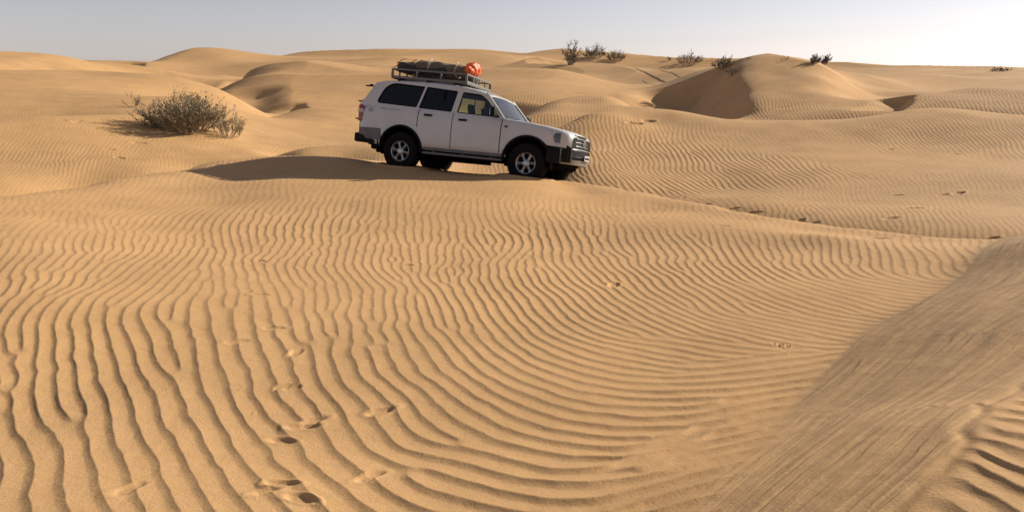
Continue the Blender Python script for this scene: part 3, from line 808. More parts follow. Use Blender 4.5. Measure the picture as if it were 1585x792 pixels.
RED = mat("tail_lens", (.22, .012, .010), .2, coat=.5)
AMBER = mat("indicator_lens", (.65, .22, .03), .2, coat=.5)
LENS = mat("headlamp_lens", (.86, .88, .90), .25, 0, coat=1.0)
PLATE = mat("number_plate", (.5, .5, .48), .5)
DECAL = mat("decal_grey", (.30, .30, .31), .6)
def glassmat(name, tint, refl_rough=.03, clear=.5):
    m = bpy.data.materials.new(name); m.use_nodes = True
    nn = m.node_tree; nn.nodes.clear()
    out = nn.nodes.new("ShaderNodeOutputMaterial")
    tr = nn.nodes.new("ShaderNodeBsdfTransparent"); tr.inputs[0].default_value = (*[clear * t for t in tint], 1)
    gl = nn.nodes.new("ShaderNodeBsdfGlossy"); gl.inputs['Roughness'].default_value = refl_rough
    fr = nn.nodes.new("ShaderNodeFresnel"); fr.inputs[0].default_value = 1.5
    mx = nn.nodes.new("ShaderNodeMixShader")
    nn.links.new(fr.outputs[0], mx.inputs[0]); nn.links.new(tr.outputs[0], mx.inputs[1]); nn.links.new(gl.outputs[0], mx.inputs[2])
    nn.links.new(mx.outputs[0], out.inputs[0])
    return m
G_DARK = glassmat("tinted_glass", (.8, .9, 1.0), .04, .03)
G_MID = glassmat("door_glass", (.9, 1.0, .98), .02, .35)
G_CLEAR = glassmat("clear_glass", (.93, 1.0, .97), .02, .86)
G_WIND = glassmat("windscreen_glass", (.85, 1.0, .97), .03, .6)
for _nd in G_WIND.node_tree.nodes:
    if _nd.type == "FRESNEL": _nd.inputs[0].default_value = 2.6

car = bpy.data.objects.new("offroad_car", None); COL.objects.link(car)
car.location = (CARPOS[0], CARPOS[1], CARPOS[2] + CAMZ)
car.rotation_euler = (CARROT[2], CARROT[1], CARROT[0])
tag(car, 'white four-wheel-drive station wagon with a loaded roof rack, nose down on the dune crest', 'car')
bpy.context.view_layer.update()
MW = Matrix.Translation(car.location) @ Matrix([list(r) for r in CARM]).to_4x4()

WB = 2.85; WR = .405
def lerp(pts, x):
    xs_ = [p[0] for p in pts]; ys_ = [p[1] for p in pts]
    return float(np.interp(x, xs_, ys_))
def belt(x): return lerp([(-1.1, 1.345), (-.5, 1.335), (2.2, 1.235)], x)
def ztop(x):     # top of the lower body: belt line, cowl, bonnet
    return lerp([(-1.12, 1.33), (-.5, 1.335), (2.18, 1.245), (2.3, 1.235), (2.8, 1.195), (3.2, 1.145), (3.5, 1.095), (3.62, 1.06), (3.70, .98)], x)
def zbot(x):
    return lerp([(-1.12, .60), (-.95, .55), (-.55, .50), (3.0, .50), (3.35, .48), (3.70, .50)], x)
def yw(x):       # plan half width at the waist
    return lerp([(-1.12, .80), (-1.05, .89), (-.9, .935), (-.4, .965), (0.4, .97), (2.6, .97), (3.0, .955), (3.3, .93), (3.5, .885), (3.62, .82), (3.70, .74)], x)
def yside(x, z):
    zt, zb = ztop(x), zbot(x)
    w0 = yw(x)
    t = (z - zb) / max(zt - zb, .01)
    k = lerp([(-.1, .955), (0, .965), (.12, .985), (.35, 1.0), (.60, .998), (.80, .985), (.93, .955), (1.0, .925), (1.1, .89)], t)
    return w0 * k
XS = [-1.12, -1.09, -1.02, -.9, -.75, -.6, -.5] + list(np.linspace(-.4, 3.0, 40)) + [3.08, 3.16, 3.24, 3.32, 3.4, 3.46, 3.52, 3.57, 3.62, 3.66, 3.70]
TS = [0, .06, .14, .24, .36, .48, .60, .70, .78, .86, .92, .96, 1.0]
def body_ring(x):
    zt, zb = ztop(x), zbot(x)
    R1 = [(x, -yside(x, zb + (zt - zb) * t), zb + (zt - zb) * t) for t in TS]
    wtop = yside(x, zt)
    crown = .035 if x > 2.2 else .0
    R1 += [(x, -wtop * q, zt + .012 * (q < .985) + crown * (1 - q ** 2)) for q in (.97, .9, .75, .5, .25)]
    ring = R1 + [(x, 0, zt + .012 + crown)] + [(a, -b_, c_) for (a, b_, c_) in R1[::-1]]
    return ring
bm = bmesh.new()
V = grid_bm(bm, [body_ring(x) for x in XS])
for i in range(len(V) - 1):
    bm.faces.new((V[i][0], V[i + 1][0], V[i + 1][-1], V[i][-1]))
bm.faces.new(V[0]); bm.faces.new(V[-1][::-1])
body = bm_obj("body", bm, PAINT, car)
# wheel arches cut through the flank
def cutter(x, r, zc):
    bmc = bmesh.new()
    for s in (-1, 1):
        pr = [(s * 1.2, .001), (s * 1.2, r), (s * .52, r), (s * .52, .001)]
        bmt = bmesh.new(); add_lathe(bmt, pr, 48)
        bmesh.ops.translate(bmt, verts=bmt.verts, vec=(x, 0, zc))
        tmp = bpy.data.meshes.new("t"); bmt.to_mesh(tmp); bmt.free(); bmc.from_mesh(tmp); bpy.data.meshes.remove(tmp)
    bmesh.ops.holes_fill(bmc, edges=bmc.edges)
    bmesh.ops.remove_doubles(bmc, verts=bmc.verts, dist=.003)
    bmesh.ops.recalc_face_normals(bmc, faces=bmc.faces)
    me = bpy.data.meshes.new("cut"); bmc.to_mesh(me); bmc.free()
    return me
cuts = [bpy.data.objects.new("cut", cutter(x, r, z)) for (x, r, z) in ((0, .49, .43), (WB, .50, .42))]
body.parent = None
for c_o in cuts:
    COL.objects.link(c_o)
    md = body.modifiers.new("b", 'BOOLEAN'); md.operation = 'DIFFERENCE'; md.solver = 'EXACT'; md.object = c_o
bpy.context.view_layer.update()
me2 = bpy.data.meshes.new_from_object(body.evaluated_get(bpy.context.evaluated_depsgraph_get()))
body.modifiers.clear(); body.data = me2; me2.name = "body"
me2.materials.clear(); me2.materials.append(PAINT); me2.materials.append(UNDER); me2.materials.append(BLACK)
me2.set_sharp_from_angle(angle=rad(35))
for p in me2.polygons:
    c_ = p.center
    inarch = min(math.hypot(c_.x, c_.z - .43), math.hypot(c_.x - WB, c_.z - .42))
    p.material_index = 0
    if inarch < .497 and abs(c_.y) < .955 and c_.z < .95: p.material_index = 1
    if c_.z < .515 and abs(p.normal.z) > .8: p.material_index = 1
    if c_.x > 3.69 or (c_.x > 3.1 and c_.z < .80): p.material_index = 2
    if c_.z > 1.2 and c_.x < 2.1 and abs(c_.y) < .80 and p.normal.z > .8: p.material_index = 2
body.parent = car
for c_o in cuts: bpy.data.objects.remove(c_o)

# flat-sided skin pieces that follow the body side
def skin(name, xl, xr, zl, zh, off, m, parent, side=-1, nx=14, nz=18, th=.02):
    """panel on the side between x = xl(t)..xr(t) and z = zl(x)..zh(x)"""
    bm = bmesh.new()
    rows, back_ = [], []
    for j in range(nz + 1):
        t = j / nz
        row, rb = [], []
        for i in range(nx + 1):
            x0, x1 = xl(t), xr(t)
            x = x0 + (x1 - x0) * i / nx
            z = zl(x) + (zh(x) - zl(x)) * t
            y = yside(x, z) + off
            row.append((x, side * y, z)); rb.append((x, side * (y - th), z))
        rows.append(row); back_.append(rb)
    V1 = grid_bm(bm, rows); V2 = grid_bm(bm, back_)
    ring = lambda V: V[0] + [r[-1] for r in V[1:]] + V[-1][::-1][1:] + [r[0] for r in V[::-1][1:-1]]
    a, b_ = ring(V1), ring(V2)
    for k in range(len(a)):
        bm.faces.new((a[k], a[(k + 1) % len(a)], b_[(k + 1) % len(a)], b_[k]))
    return bm_obj(name, bm, m, parent, angle=40)
def arch_x(z, xc, zc, r, s):
    q = r * r - (z - zc) ** 2
    return xc + s * math.sqrt(q) if q > 0 else None
doors = []
ZL, ZDT = .555, 0
for side in (-1, 1):
    # rear door: its lower rear corner follows the wheel arch
    def rd_l(t):
        z = .555 + (1.29 - .555) * t
        a = arch_x(z, 0, .43, .535, 1)
        return max(a if a else 0, .375) if z < .97 else .375
    d = skin("rear_door", rd_l, lambda t: 1.155, lambda x: .555, lambda x: belt(x) - .012, .006, PAINT, car, side)
    bm = bmesh.new(); add_box(bm, (.60, side * (yside(.5, 1.2) + .018), 1.195), (.19, .05, .042), .018); bm_obj("door_handle", bm, BLACK, d)
    d = skin("front_door", lambda t: 1.172, lambda t: 2.245 - .0 * t, lambda x: .555, lambda x: belt(x) - .012, .006, PAINT, car, side)
    bm = bmesh.new(); add_box(bm, (1.40, side * (yside(1.4, 1.15) + .018), 1.15), (.19, .05, .042), .018); bm_obj("door_handle", bm, BLACK, d)
    # dark joints behind the shut lines
    for nm, x0, x1 in (("shut_line", 1.150, 1.178), ("shut_line", 2.238, 2.262), ("shut_line", .355, .385)):
        zb_ = .55 if x0 > 1 else .93
        skin(nm, lambda t: x0, lambda t: x1, lambda x: zb_, lambda x: belt(x) - .006, .0015, BLACK, car, side, nx=1, th=.004)
    # sill
    skin("side_sill", lambda t: .54, lambda t: 2.40, lambda x: .475, lambda x: .540, .002, CLAD, car, side, nx=10, nz=3)
    bm = bmesh.new()
    add_box(bm, (1.47, side * 1.0, .415), (1.75, .17, .045), .018)
    for x in (.8, 1.45, 2.1): add_box(bm, (x, side * .88, .44), (.05, .2, .03))
    bm_obj("side_step", bm, CLAD, car)
    skin("front_cladding", lambda t: 3.30, lambda t: 3.66, lambda x: .50, lambda x: .77, .012, BLACK, car, side, nx=8, nz=8)
    # moulding along the rear quarter and lower cladding
    skin("rear_cladding", lambda t: -1.06, lambda t: -.475 - .03 * t, lambda x: .60, lambda x: .84, .012, CLAD, car, side, nx=8, nz=8)
    def arch(xc, zc, r0, r1, a0, a1, m, nm, off):
        bm = bmesh.new(); rows = []
        for k in range(33):
            a = rad(a0 + (a1 - a0) * k / 32)
            row = []
            for (rr, oo) in ((r0, -.06), (r0, off), (r0 + .012, off + .014), (r1 - .008, off + .010), (r1, 0.0)):
                x, z = xc + rr * math.cos(a), zc + rr * math.sin(a)
                row.append((x, side * (yside(x, max(z, .5)) + oo), z))
            rows.append(row)
        grid_bm(bm, rows)
        return bm_obj(nm, bm, m, car)
    arch(0, .43, .478, .526, -2, 178, BLACK, "wheel_arch_flare", .02)
    arch(WB, .42, .488, .54, -8, 182, BLACK, "wheel_arch_flare", .02)
    # inner wheel wells
    for xc in (0, WB):
        bm = bmesh.new(); rows = []
        for k in range(25):
            a = rad(-15 + 210 * k / 24)
            rows.append([(xc + .475 * math.cos(a), side * y, .43 + .475 * math.sin(a)) for y in (.50, .93)])
        V = grid_bm(bm, rows)
        bm_obj("wheel_well", bm, UNDER, car)

# ---- cabin: side frames leaning inward, with real openings
def lean(x, z): return .885 - (z - belt(x)) * .27
def side_map(side, off):
    return lambda u, v, w_: Vector((u, side * (lean(u, v) + off + w_), v))
ol = rounded([(-1.10, 1.315, .01), (2.40, 1.215, .01), (2.20, 1.275, .05), (1.86, 1.68, .10), (1.70, 1.755, .15), (1.10, 1.835, .4), (.2, 1.865, .3), (-.50, 1.875, .14), (-.72, 1.84, .08)], .02)
qw = rounded([(-.70, 1.385, .10), (.27, 1.345, .015), (.375, 1.785, .02), (-.38, 1.825, .17), (-.56, 1.72, .1)], .03)
rdw = rounded([(.335, 1.335, .015), (1.085, 1.305, .015), (1.145, 1.735, .02), (.435, 1.785, .02)], .02)
fdw = rounded([(1.225, 1.30, .015), (2.165, 1.262, .012), (1.83, 1.60, .06), (1.68, 1.695, .05), (1.275, 1.725, .02)], .02)
def inset(poly, k):
    cx_ = sum(p[0] for p in poly) / len(poly); cz_ = sum(p[1] for p in poly) / len(poly)
    return [(cx_ + (p[0] - cx_) * k, cz_ + (p[1] - cz_) * k) for p in poly]
for side in (-1, 1):
    plate(ol, .045, PAINT, "window_frame", side_map(side, -.02), car, holes=[qw, rdw, fdw], bev=.004)
    for nm, poly, gm_ in (("quarter_window", qw, G_DARK), ("rear_door_window", rdw, G_DARK if side < 0 else G_CLEAR), ("front_door_window", fdw, G_CLEAR)):
        g = plate(inset(poly, 1.0), .005, gm_, nm, side_map(side, -.012), car)
        # rubber seal round the glass
        bm = bmesh.new()
        P3 = [Vector((x, side * (lean(x, z) + .003), z)) for (x, z) in inset(poly, .99)]
        add_tube(bm, P3 + [P3[0]], .011, 5, cap=False)
        bm_obj("window_seal", bm, BLACK, g)
        if nm == "rear_door_window":
            bm = bmesh.new(); add_box(bm, (.86 + .0, side * (lean(.86, 1.52) - .004), 1.53), (.022, .012, .42)); bm_obj("window_divider", bm, BLACK, g)
# roof skin with a rounded edge
def roof_z(x): return lerp([(-.90, 1.80), (-.80, 1.845), (-.6, 1.882), (-.2, 1.905), (.5, 1.905), (1.1, 1.875), (1.5, 1.82), (1.75, 1.765), (1.88, 1.715)], x)
def roof_w(x): return lerp([(-.90, .70), (-.7, .725), (0, .735), (1.0, .745), (1.6, .765), (1.88, .785)], x)
bm = bmesh.new(); top, bot = [], []
for x in list(np.linspace(-.90, 1.88, 34)):
    zt, ww = roof_z(x), roof_w(x)
    prof = [(1.0, -.062), (.995, -.045), (.975, -.024), (.93, -.008), (.8, .004), (.5, .018), (.2, .024), (0, .025)]
    hp = [(x, -ww * a, zt + b_) for a, b_ in prof]
    row = hp + [(x, -y, z) for (x_, y, z) in hp[:-1][::-1]]
    top.append(row); bot.append([(a, b_ * .98, c_ - .03) for a, b_, c_ in row])
V1 = grid_bm(bm, top); V2 = grid_bm(bm, bot)
ring = lambda V: V[0] + [r[-1] for r in V[1:]] + V[-1][::-1][1:] + [r[0] for r in V[::-1][1:-1]]
a, b_ = ring(V1), ring(V2)
for k in range(len(a)): bm.faces.new((a[k], a[(k + 1) % len(a)], b_[(k + 1) % len(a)], b_[k]))
roof = bm_obj("roof", bm, PAINT, car)
# windscreen
def ws_pt(u, v, off=0):
    """u -1..1 across, v 0 bottom .. 1 top"""
    x = 2.36 + (1.86 - 2.36) * v - .10 * u * u * (1 - .5 * v)
    z = 1.235 + (1.735 - 1.235) * v
    y = u * (.84 + (.755 - .84) * v)
    return Vector((x + off * .7, y, z + off * .7))
bm = bmesh.new(); grid_bm(bm, [[ws_pt(-1 + 2 * i / 12, j / 6) for i in range(13)] for j in range(7)])
wsc = bm_obj("windscreen", bm, G_WIND, car)
for u in (-1, 1):
    bm = bmesh.new()
    add_tube(bm, [ws_pt(u, v, .002) for v in (-.06, .25, .5, .75, 1.02)], .030, 8)
    bm_obj("windscreen_pillar", bm, PAINT, car)
bm = bmesh.new()
add_tube(bm, [ws_pt(u, .0, .012) for u in np.linspace(-1, 1, 9)], .022, 6)
add_tube(bm, [ws_pt(u, 1.0, .004) for u in np.linspace(-1, 1, 9)], .014, 6)
bm_obj("windscreen_seal", bm, BLACK, wsc)
for u0, u1 in ((-.75, -.1), (.0, .62)):
    bm = bmesh.new(); add_tube(bm, [ws_pt(u0, .02, .03), ws_pt((u0 + u1) / 2, .07, .03), ws_pt(u1, .13, .022)], .009, 5); bm_obj("wiper", bm, BLACK, car)
# tailgate
def tg_pt(u, v):
    x = lerp([(0, -1.13), (.45, -1.12), (.62, -1.07), (1, -.86)], v); z = .62 + (1.83 - .62) * v
    y = u * lerp([(0, .84), (.55, .86), (1, .70)], v)
    return Vector((x + .03 * u * u, y, z))
bm = bmesh.new(); grid_bm(bm, [[tg_pt(-1 + 2 * i / 10, j / 14) for i in range(11)] for j in range(15)]); 
tg = bm_obj("tailgate", bm, PAINT, car)
bm = bmesh.new(); grid_bm(bm, [[tg_pt((-1 + 2 * i / 10) * .86, .64 + .30 * j / 5) + Vector((-.008, 0, .003)) for i in range(11)] for j in range(6)]); bm_obj("rear_window", bm, G_DARK, tg)
# corner skins between side frames and tailgate
for s in (-1, 1):
    bm = bmesh.new(); rows = []
    for j in range(15):
        v = .55 + .45 * j / 14
        p1 = tg_pt(s * 1.0, v); z = p1.z
        xe = lerp([(1.3, -1.06), (1.45, -1.0), (1.6, -.92), (1.75, -.80), (1.84, -.70)], z)
        p0 = Vector((xe + .03, s * (lean(xe, z) - .0), z)); pm_ = (p0 + p1) / 2 + Vector((-.02, s * .015, 0))
        rows.append([p0 + Vector((.10, -s * .002, 0)), p0, pm_, p1])
    grid_bm(bm, rows); bm_obj("rear_pillar", bm, PAINT, car)
# hinges and brackets that stick out at the back
for (x, z) in ((-.98, 1.74), (-1.13, 1.40), (-1.18, 1.02)):
    bm = bmesh.new(); add_box(bm, (x, -.74, z), (.17, .06, .028), .008); add_box(bm, (x + .05, -.74, z + .01), (.05, .09, .05), .01); bm_obj("rear_bracket", bm, BLACK, car)
# tail lamps
for s in (-1, 1):
    bm = bmesh.new(); add_box(bm, (-1.045, s * .855, 1.14), (.13, .11, .36), .03); tl = bm_obj("tail_light", bm, RED, car)
    bm = bmesh.new(); add_box(bm, (-1.05, s * .862, 1.19), (.132, .112, .09), .02); bm_obj("indicator", bm, mat("reverse_lens", (.5, .42, .38), .3), tl)
# rear bumper, tow bar and undertray
bm = bmesh.new(); add_box(bm, (-1.10, 0, .62), (.20, 1.72, .20), .04); add_box(bm, (-.86, -.86, .60), (.5, .14, .17), .03); add_box(bm, (-.86, .86, .60), (.5, .14, .17), .03)
bm_obj("rear_bumper", bm, BLACK, car)
bm = bmesh.new(); add_box(bm, (-1.22, 0, .53), (.22, .08, .06), .01); add_tube(bm, [(-1.31, 0, .54), (-1.31, 0, .63)], .025, 8)
bm_obj("tow_bar", bm, BLACK, car)
bm = bmesh.new()
add_box(bm, (1.3, 0, .44), (3.9, 1.0, .16), .03); add_box(bm, (.95, -.35, .36), (.9, .4, .14), .03)
add_tube(bm, [(0, -.7, .40), (0, .7, .40)], .06, 10); add_tube(bm, [(WB, -.7, .40), (WB, .7, .40)], .055, 10)
g = bmesh.ops.create_uvsphere(bm, u_segments=14, v_segments=8, radius=.15); bmesh.ops.translate(bm, verts=g['verts'], vec=(0, 0, .40))
g = bmesh.ops.create_uvsphere(bm, u_segments=14, v_segments=8, radius=.14); bmesh.ops.translate(bm, verts=g['verts'], vec=(WB, -.2, .40))
add_tube(bm, [(1.6, .3, .33), (.4, .35, .32), (.2, .5, .5), (-.4, .55, .48), (-1.05, .62, .42)], .035, 8)
add_box(bm, (-.75, 0, .50), (.55, .9, .2), .05)
add_box(bm, (3.2, 0, .47), (.6, 1.3, .12), .02)
bm_obj("underbody", bm, UNDER, car)
for x in (-.50, .50 + .02, 2.33, 3.33):
    pass
for x in (-.56,):
    for s in (-1, 1):
        bm = bmesh.new(); add_box(bm, (x, s * .82, .47), (.02, .26, .28), .004); bm_obj("mud_flap", bm, BLACK, car)

# front end
bm = bmesh.new()
rows = []
for j in range(7):
    t = j / 6; z = .47 + .30 * t
    rows.append([Vector((3.80 - .05 * abs(t - .5) * 2 - .34 * abs(u) ** 3.2, u * .945, z)) for u in np.linspace(-1, 1, 25)])
V = grid_bm(bm, rows)
rows2 = [[Vector((p.co.x - .16 if abs(p.co.y) < .8 else p.co.x - .10, p.co.y * .93, p.co.z)) for p in r] for r in V]
V2 = grid_bm(bm, rows2)
a, b_ = ring(V), ring(V2)
for k in range(len(a)): bm.faces.new((a[k], a[(k + 1) % len(a)], b_[(k + 1) % len(a)], b_[k]))
for s in (-1, 1): add_box(bm, (3.40, s * .90, .61), (.30, .12, .30), .03)
fb = bm_obj("front_bumper", bm, BLACK, car)
bm = bmesh.new()
add_tube(bm, [(3.800 - .34 * abs(u) ** 3.2, u * .93, .768) for u in np.linspace(-.9, .9, 21)], .014, 8)
bm_obj("bumper_trim", bm, CHROME, fb)
bm = bmesh.new(); rows = [[Vector((3.815 - .06 * (.56 - z) * 8 - .34 * abs(u) ** 3.2, u * .94, z)) for u in np.linspace(-.9, .9, 19)] for z in (.46, .50, .56)]; grid_bm(bm, rows)
bm_obj("bumper_lip", bm, mat("lip_grey", (.22, .21, .20), .5), fb)
bm = bmesh.new(); rows = [[Vector((3.795 - .34 * abs(u) ** 3.2, u * .94, z)) for u in np.linspace(-.72, .72, 15)] for z in (.63, .74)]; grid_bm(bm, rows)
bm_obj("air_intake", bm, BLACK, fb)
bm = bmesh.new(); add_box(bm, (3.845, -.02, .62), (.012, .36, .11), .004); pl = bm_obj("number_plate", bm, PLATE, fb)
bm = bmesh.new()
for k, wd in enumerate((.03, .035, .02, .035, .03, .025, .035)):
    add_box(bm, (3.853, -.16 + .045 * k, .62), (.004, wd * .8, .05))
bm_obj("plate_characters", bm, BLACK, pl)
# nose panel
bm = bmesh.new()
def nose(u, v, off=0):
    zz = .76 + (1.075 - .76) * v
    return Vector((3.74 - .05 * v - .36 * abs(u) ** 2.8 + off, u * .905, zz))
grid_bm(bm, [[nose(u, v) for u in np.linspace(-1, 1, 25)] for v in np.linspace(0, 1.0, 8)])
grid_bm(bm, [[Vector((nose(u, 1).x - .10 * t - .02, nose(u, 1).y * (1 - .02 * t), 1.075 + .03 * math.sin(t * 1.57) * (1 - .5 * abs(u)))) if t else nose(u, 1) for u in np.linspace(-1, 1, 25)] for t in (0, .5, 1, 1.6)])
bm_obj("front_panel", bm, PAINT, car)
bm = bmesh.new(); grid_bm(bm, [[nose(u, v, .012) for u in np.linspace(-.50, .50, 15)] for v in (.02, .93)])
gr = bm_obj("grille", bm, BLACK, car)
bm = bmesh.new()
for v in (.26, .50, .74):
    add_tube(bm, [nose(u, v, .022) for u in np.linspace(-.48, .48, 11)], .010, 6)
bm_obj("grille_bar", bm, mat("grille_grey", (.16, .16, .165), .4, .3), gr)
bm = bmesh.new(); lp = [nose(u, .95, .016) for u in np.linspace(-.48, .48, 11)] + [nose(.48, v, .016) for v in (.7, .4, .1)] + [nose(u, .04, .016) for u in np.linspace(.47, -.48, 11)] + [nose(-.48, v, .016) for v in (.1, .4, .7, .95)]
add_tube(bm, lp, .014, 6, cap=False); bm_obj("grille_frame", bm, RACKM, gr)
bm = bmesh.new()
P3 = [nose(0, .52, .04) + Vector((0, .085 * math.cos(a), .055 * math.sin(a))) for a in np.linspace(0, 2 * math.pi, 20)]
add_tube(bm, P3, .011, 6, cap=False)
P3 = [nose(0, .52, .045) + Vector((0, .035 * math.cos(a), .05 * math.sin(a))) for a in np.linspace(0, 2 * math.pi, 16)]
add_tube(bm, P3, .009, 6, cap=False)
P3 = [nose(0, .62, .045) + Vector((0, .06 * math.cos(a), .018 * math.sin(a))) for a in np.linspace(0, 2 * math.pi, 16)]
add_tube(bm, P3, .008, 6, cap=False)
bm_obj("badge", bm, CHROME, gr)
for s in (-1, 1):
    bm = bmesh.new()
    us = np.linspace(.54, .985, 10)
    rows = []
    for j in range(6):
        v = .06 + .86 * j / 5
        row = []
        for k, u in enumerate(us):
            e = math.sin(math.pi * min(max((k + .3) / 9.6, 0), 1)) ** .5 * math.sin(math.pi * (j + .4) / 5.8) ** .5
            vv = v if k < 8 else v * (.9) + .08
            p = nose(u, vv, .004 + .03 * e); row.append(Vector((p.x, s * p.y, p.z)))
        rows.append(row)
    # wrap round the corner along the wing
    grid_bm(bm, rows)
    hl = bm_obj("headlight", bm, LENS, car)
    bm = bmesh.new()
    rows = []
    for j in range(6):
        z = .86 + .19 * j / 5
        rows.append([Vector((x, s * (yside(x, z) + .010 + .012 * math.sin(math.pi * (x - 3.34) / .18)), z - .02 * (3.6 - x))) for x in np.linspace(3.36 + .07 * abs(j / 5 - .6), 3.50, 7)])
    grid_bm(bm, rows); bm_obj("indicator", bm, mat("indicator_clear", (.10, .105, .11), .15, .2, coat=1), hl)
# wing repeater, aerial
bm = bmesh.new(); add_box(bm, (2.36, -(yside(2.36, 1.09) + .008), 1.09), (.06, .02, .035), .008); bm_obj("side_repeater", bm, AMBER if False else BLACK, car)
# mirrors
for s in (-1, 1):
    bm = bmesh.new(); add_box(bm, (2.10, s * 1.035, 1.36), (.10, .20, .19), .035); add_box(bm, (2.10, s * .93, 1.30), (.06, .14, .05), .015)
    mr = bm_obj("door_mirror", bm, BLACK, car)
    bm = bmesh.new(); add_box(bm, (2.045, s * 1.04, 1.36), (.006, .16, .14), .002); bm_obj("mirror_glass", bm, CHROME, mr)
# decals: a small round emblem and a thin line of lettering too small to read
x = -.56
for wds in ((.045, .02, .05, .03, .03), (.05, .03, .04, .03, .035, .03, .045)):
    bm = bmesh.new()
    for wd in wds:
        add_box(bm, (x + wd / 2, -(yside(x, 1.265) + .004), 1.265 - .004 * (x + .56) * 8), (wd + .002, .003, .026)); x += wd
    x += .05
    bm_obj("lettering", bm, DECAL, car)
bm = bmesh.new(); P3 = [(-.79 + .05 * math.cos(a), -(yside(-.79, 1.22) + .004), 1.22 + .035 * math.sin(a)) for a in np.linspace(0, 2 * math.pi, 16)]
add_tube(bm, P3, .010, 5, cap=False); add_box(bm, (-.78, -(yside(-.79, 1.19) + .003), 1.19), (.09, .004, .02)); bm_obj("emblem", bm, DECAL, car)

# interior
bm = bmesh.new(); add_box(bm, (2.10, 0, 1.235), (.42, 1.50, .10), .04); add_box(bm, (2.0, -.36, 1.30), (.22, .42, .09), .03); bm_obj("dashboard", bm, DASH, car)
bm = bmesh.new(); P3 = [Vector((1.80, -.36, 1.27)) + Matrix.Rotation(rad(-25), 3, 'Y') @ Vector((0, .18 * math.cos(a), .18 * math.sin(a))) for a in np.linspace(0, 2 * math.pi, 24)]
add_tube(bm, P3, .016, 6, cap=False); add_tube(bm, [(1.80, -.36, 1.27), (2.0, -.36, 1.20)], .03, 6); bm_obj("steering_wheel", bm, BLACK, car)
for (x, y) in ((1.36, -.37), (1.36, .37), (.42, -.42), (.42, 0), (.42, .42)):
    bm = bmesh.new(); add_box(bm, (x, y, 1.17), (.14, .48, .30), .05, Matrix.Rotation(rad(-12), 3, 'Y')); st_ = bm_obj("seat", bm, SEAT, car)
    bm = bmesh.new(); add_box(bm, (x - .05, y, 1.43), (.09, .25, .19), .04, Matrix.Rotation(rad(-10), 3, 'Y')); add_tube(bm, [(x - .03, y, 1.28), (x - .05, y, 1.4)], .02, 6); bm_obj("headrest", bm, SEAT, st_)
bm = bmesh.new(); add_tube(bm, [(1.78, 0, 1.72), (1.74, 0, 1.66)], .01, 5); add_box(bm, (1.73, 0, 1.63), (.03, .22, .06), .012); bm_obj("rear_view_mirror", bm, BLACK, car)
bm = bmesh.new(); add_box(bm, (-.35, 0, 1.45), (.7, 1.2, .32), .06); add_box(bm, (.05, -.3, 1.5), (.3, .4, .3), .05); bm_obj("boot_cargo", bm, SEAT, car)
bm = bmesh.new(); rows = [[(x, y, roof_z(x) - .045) for y in np.linspace(-.68, .68, 5)] for x in np.linspace(-.8, 1.75, 8)]; grid_bm(bm, rows); bm_obj("headlining", bm, mat("headlining", (.12, .115, .11), .9), car)

# wheels
def make_wheel(x, s, steer=0):
    wh = bpy.data.objects.new("wheel", None); COL.objects.link(wh); wh.parent = car
    wh.location = (x, s * .825, WR - .005)
    wh.rotation_euler = (0, rad(random.Random(x * 7 + s).uniform(0, 70)), 0 if s < 0 else math.pi)
    if steer: wh.rotation_euler.z += rad(steer)
    # local: outer face towards -y
    bm = bmesh.new()
    pr = [(-.10, .210), (-.128, .26), (-.137, .31), (-.132, .355), (-.115, .39), (-.10, .400), (-.05, .405), (0, .406), (.05, .405), (.10, .400), (.115, .39), (.132, .355), (.137, .31), (.128, .26), (.10, .210)]
    rings = add_lathe(bm, pr, 72)
    for ri in (4, 5, 6, 8, 9, 10):
        for k, v in enumerate(rings[ri]):
            if (k + (ri > 7)) % 2 == 0:
                v.co.x *= 1.022; v.co.z *= 1.022
    bm_obj("tyre", bm, RUBBER, wh)
    bm = bmesh.new()
    add_lathe(bm, [(.09, .208), (-.095, .208), (-.112, .218), (-.118, .211), (-.105, .196), (-.05, .187), (.09, .188)], 48)
    # six spokes
    for k in range(6):
        a = 2 * math.pi * k / 6
        rows = []
        for (r, hw, y) in ((.05, .030, -.085), (.09, .026, -.090), (.14, .024, -.086), (.17, .032, -.084), (.193, .058, -.088)):
            rows.append([Vector((r * math.cos(a) - q * hw * math.sin(a), y + .018 * abs(q), r * math.sin(a) + q * hw * math.cos(a))) for q in (-1, -.6, 0, .6, 1)])
        V = grid_bm(bm, rows)
        rows2 = [[v.co + Vector((0, .035, 0)) for v in r] for r in V]; V2 = grid_bm(bm, rows2)
        a_, b2 = ring(V), ring(V2)
        for q in range(len(a_)): bm.faces.new((a_[q], a_[(q + 1) % len(a_)], b2[(q + 1) % len(a_)], b2[q]))
    add_lathe(bm, [(-.04, .075), (-.088, .075), (-.098, .06), (-.104, .04), (-.106, .001)], 24)
    bm_obj("rim", bm, ALLOY, wh)
    bm = bmesh.new(); add_lathe(bm, [(-.03, .001), (-.03, .205)], 32); add_lathe(bm, [(.08, .2), (.08, .001)], 32); add_lathe(bm, [(-.034, .09), (-.045, .09), (-.045, .13), (-.034, .13)], 24)
    bm_obj("brake_disc", bm, UNDER, wh)
    return wh
for (x, s, st) in ((0, -1, 0), (0, 1, 0), (WB, -1, -4), (WB, 1, -4)): make_wheel(x, s, st)

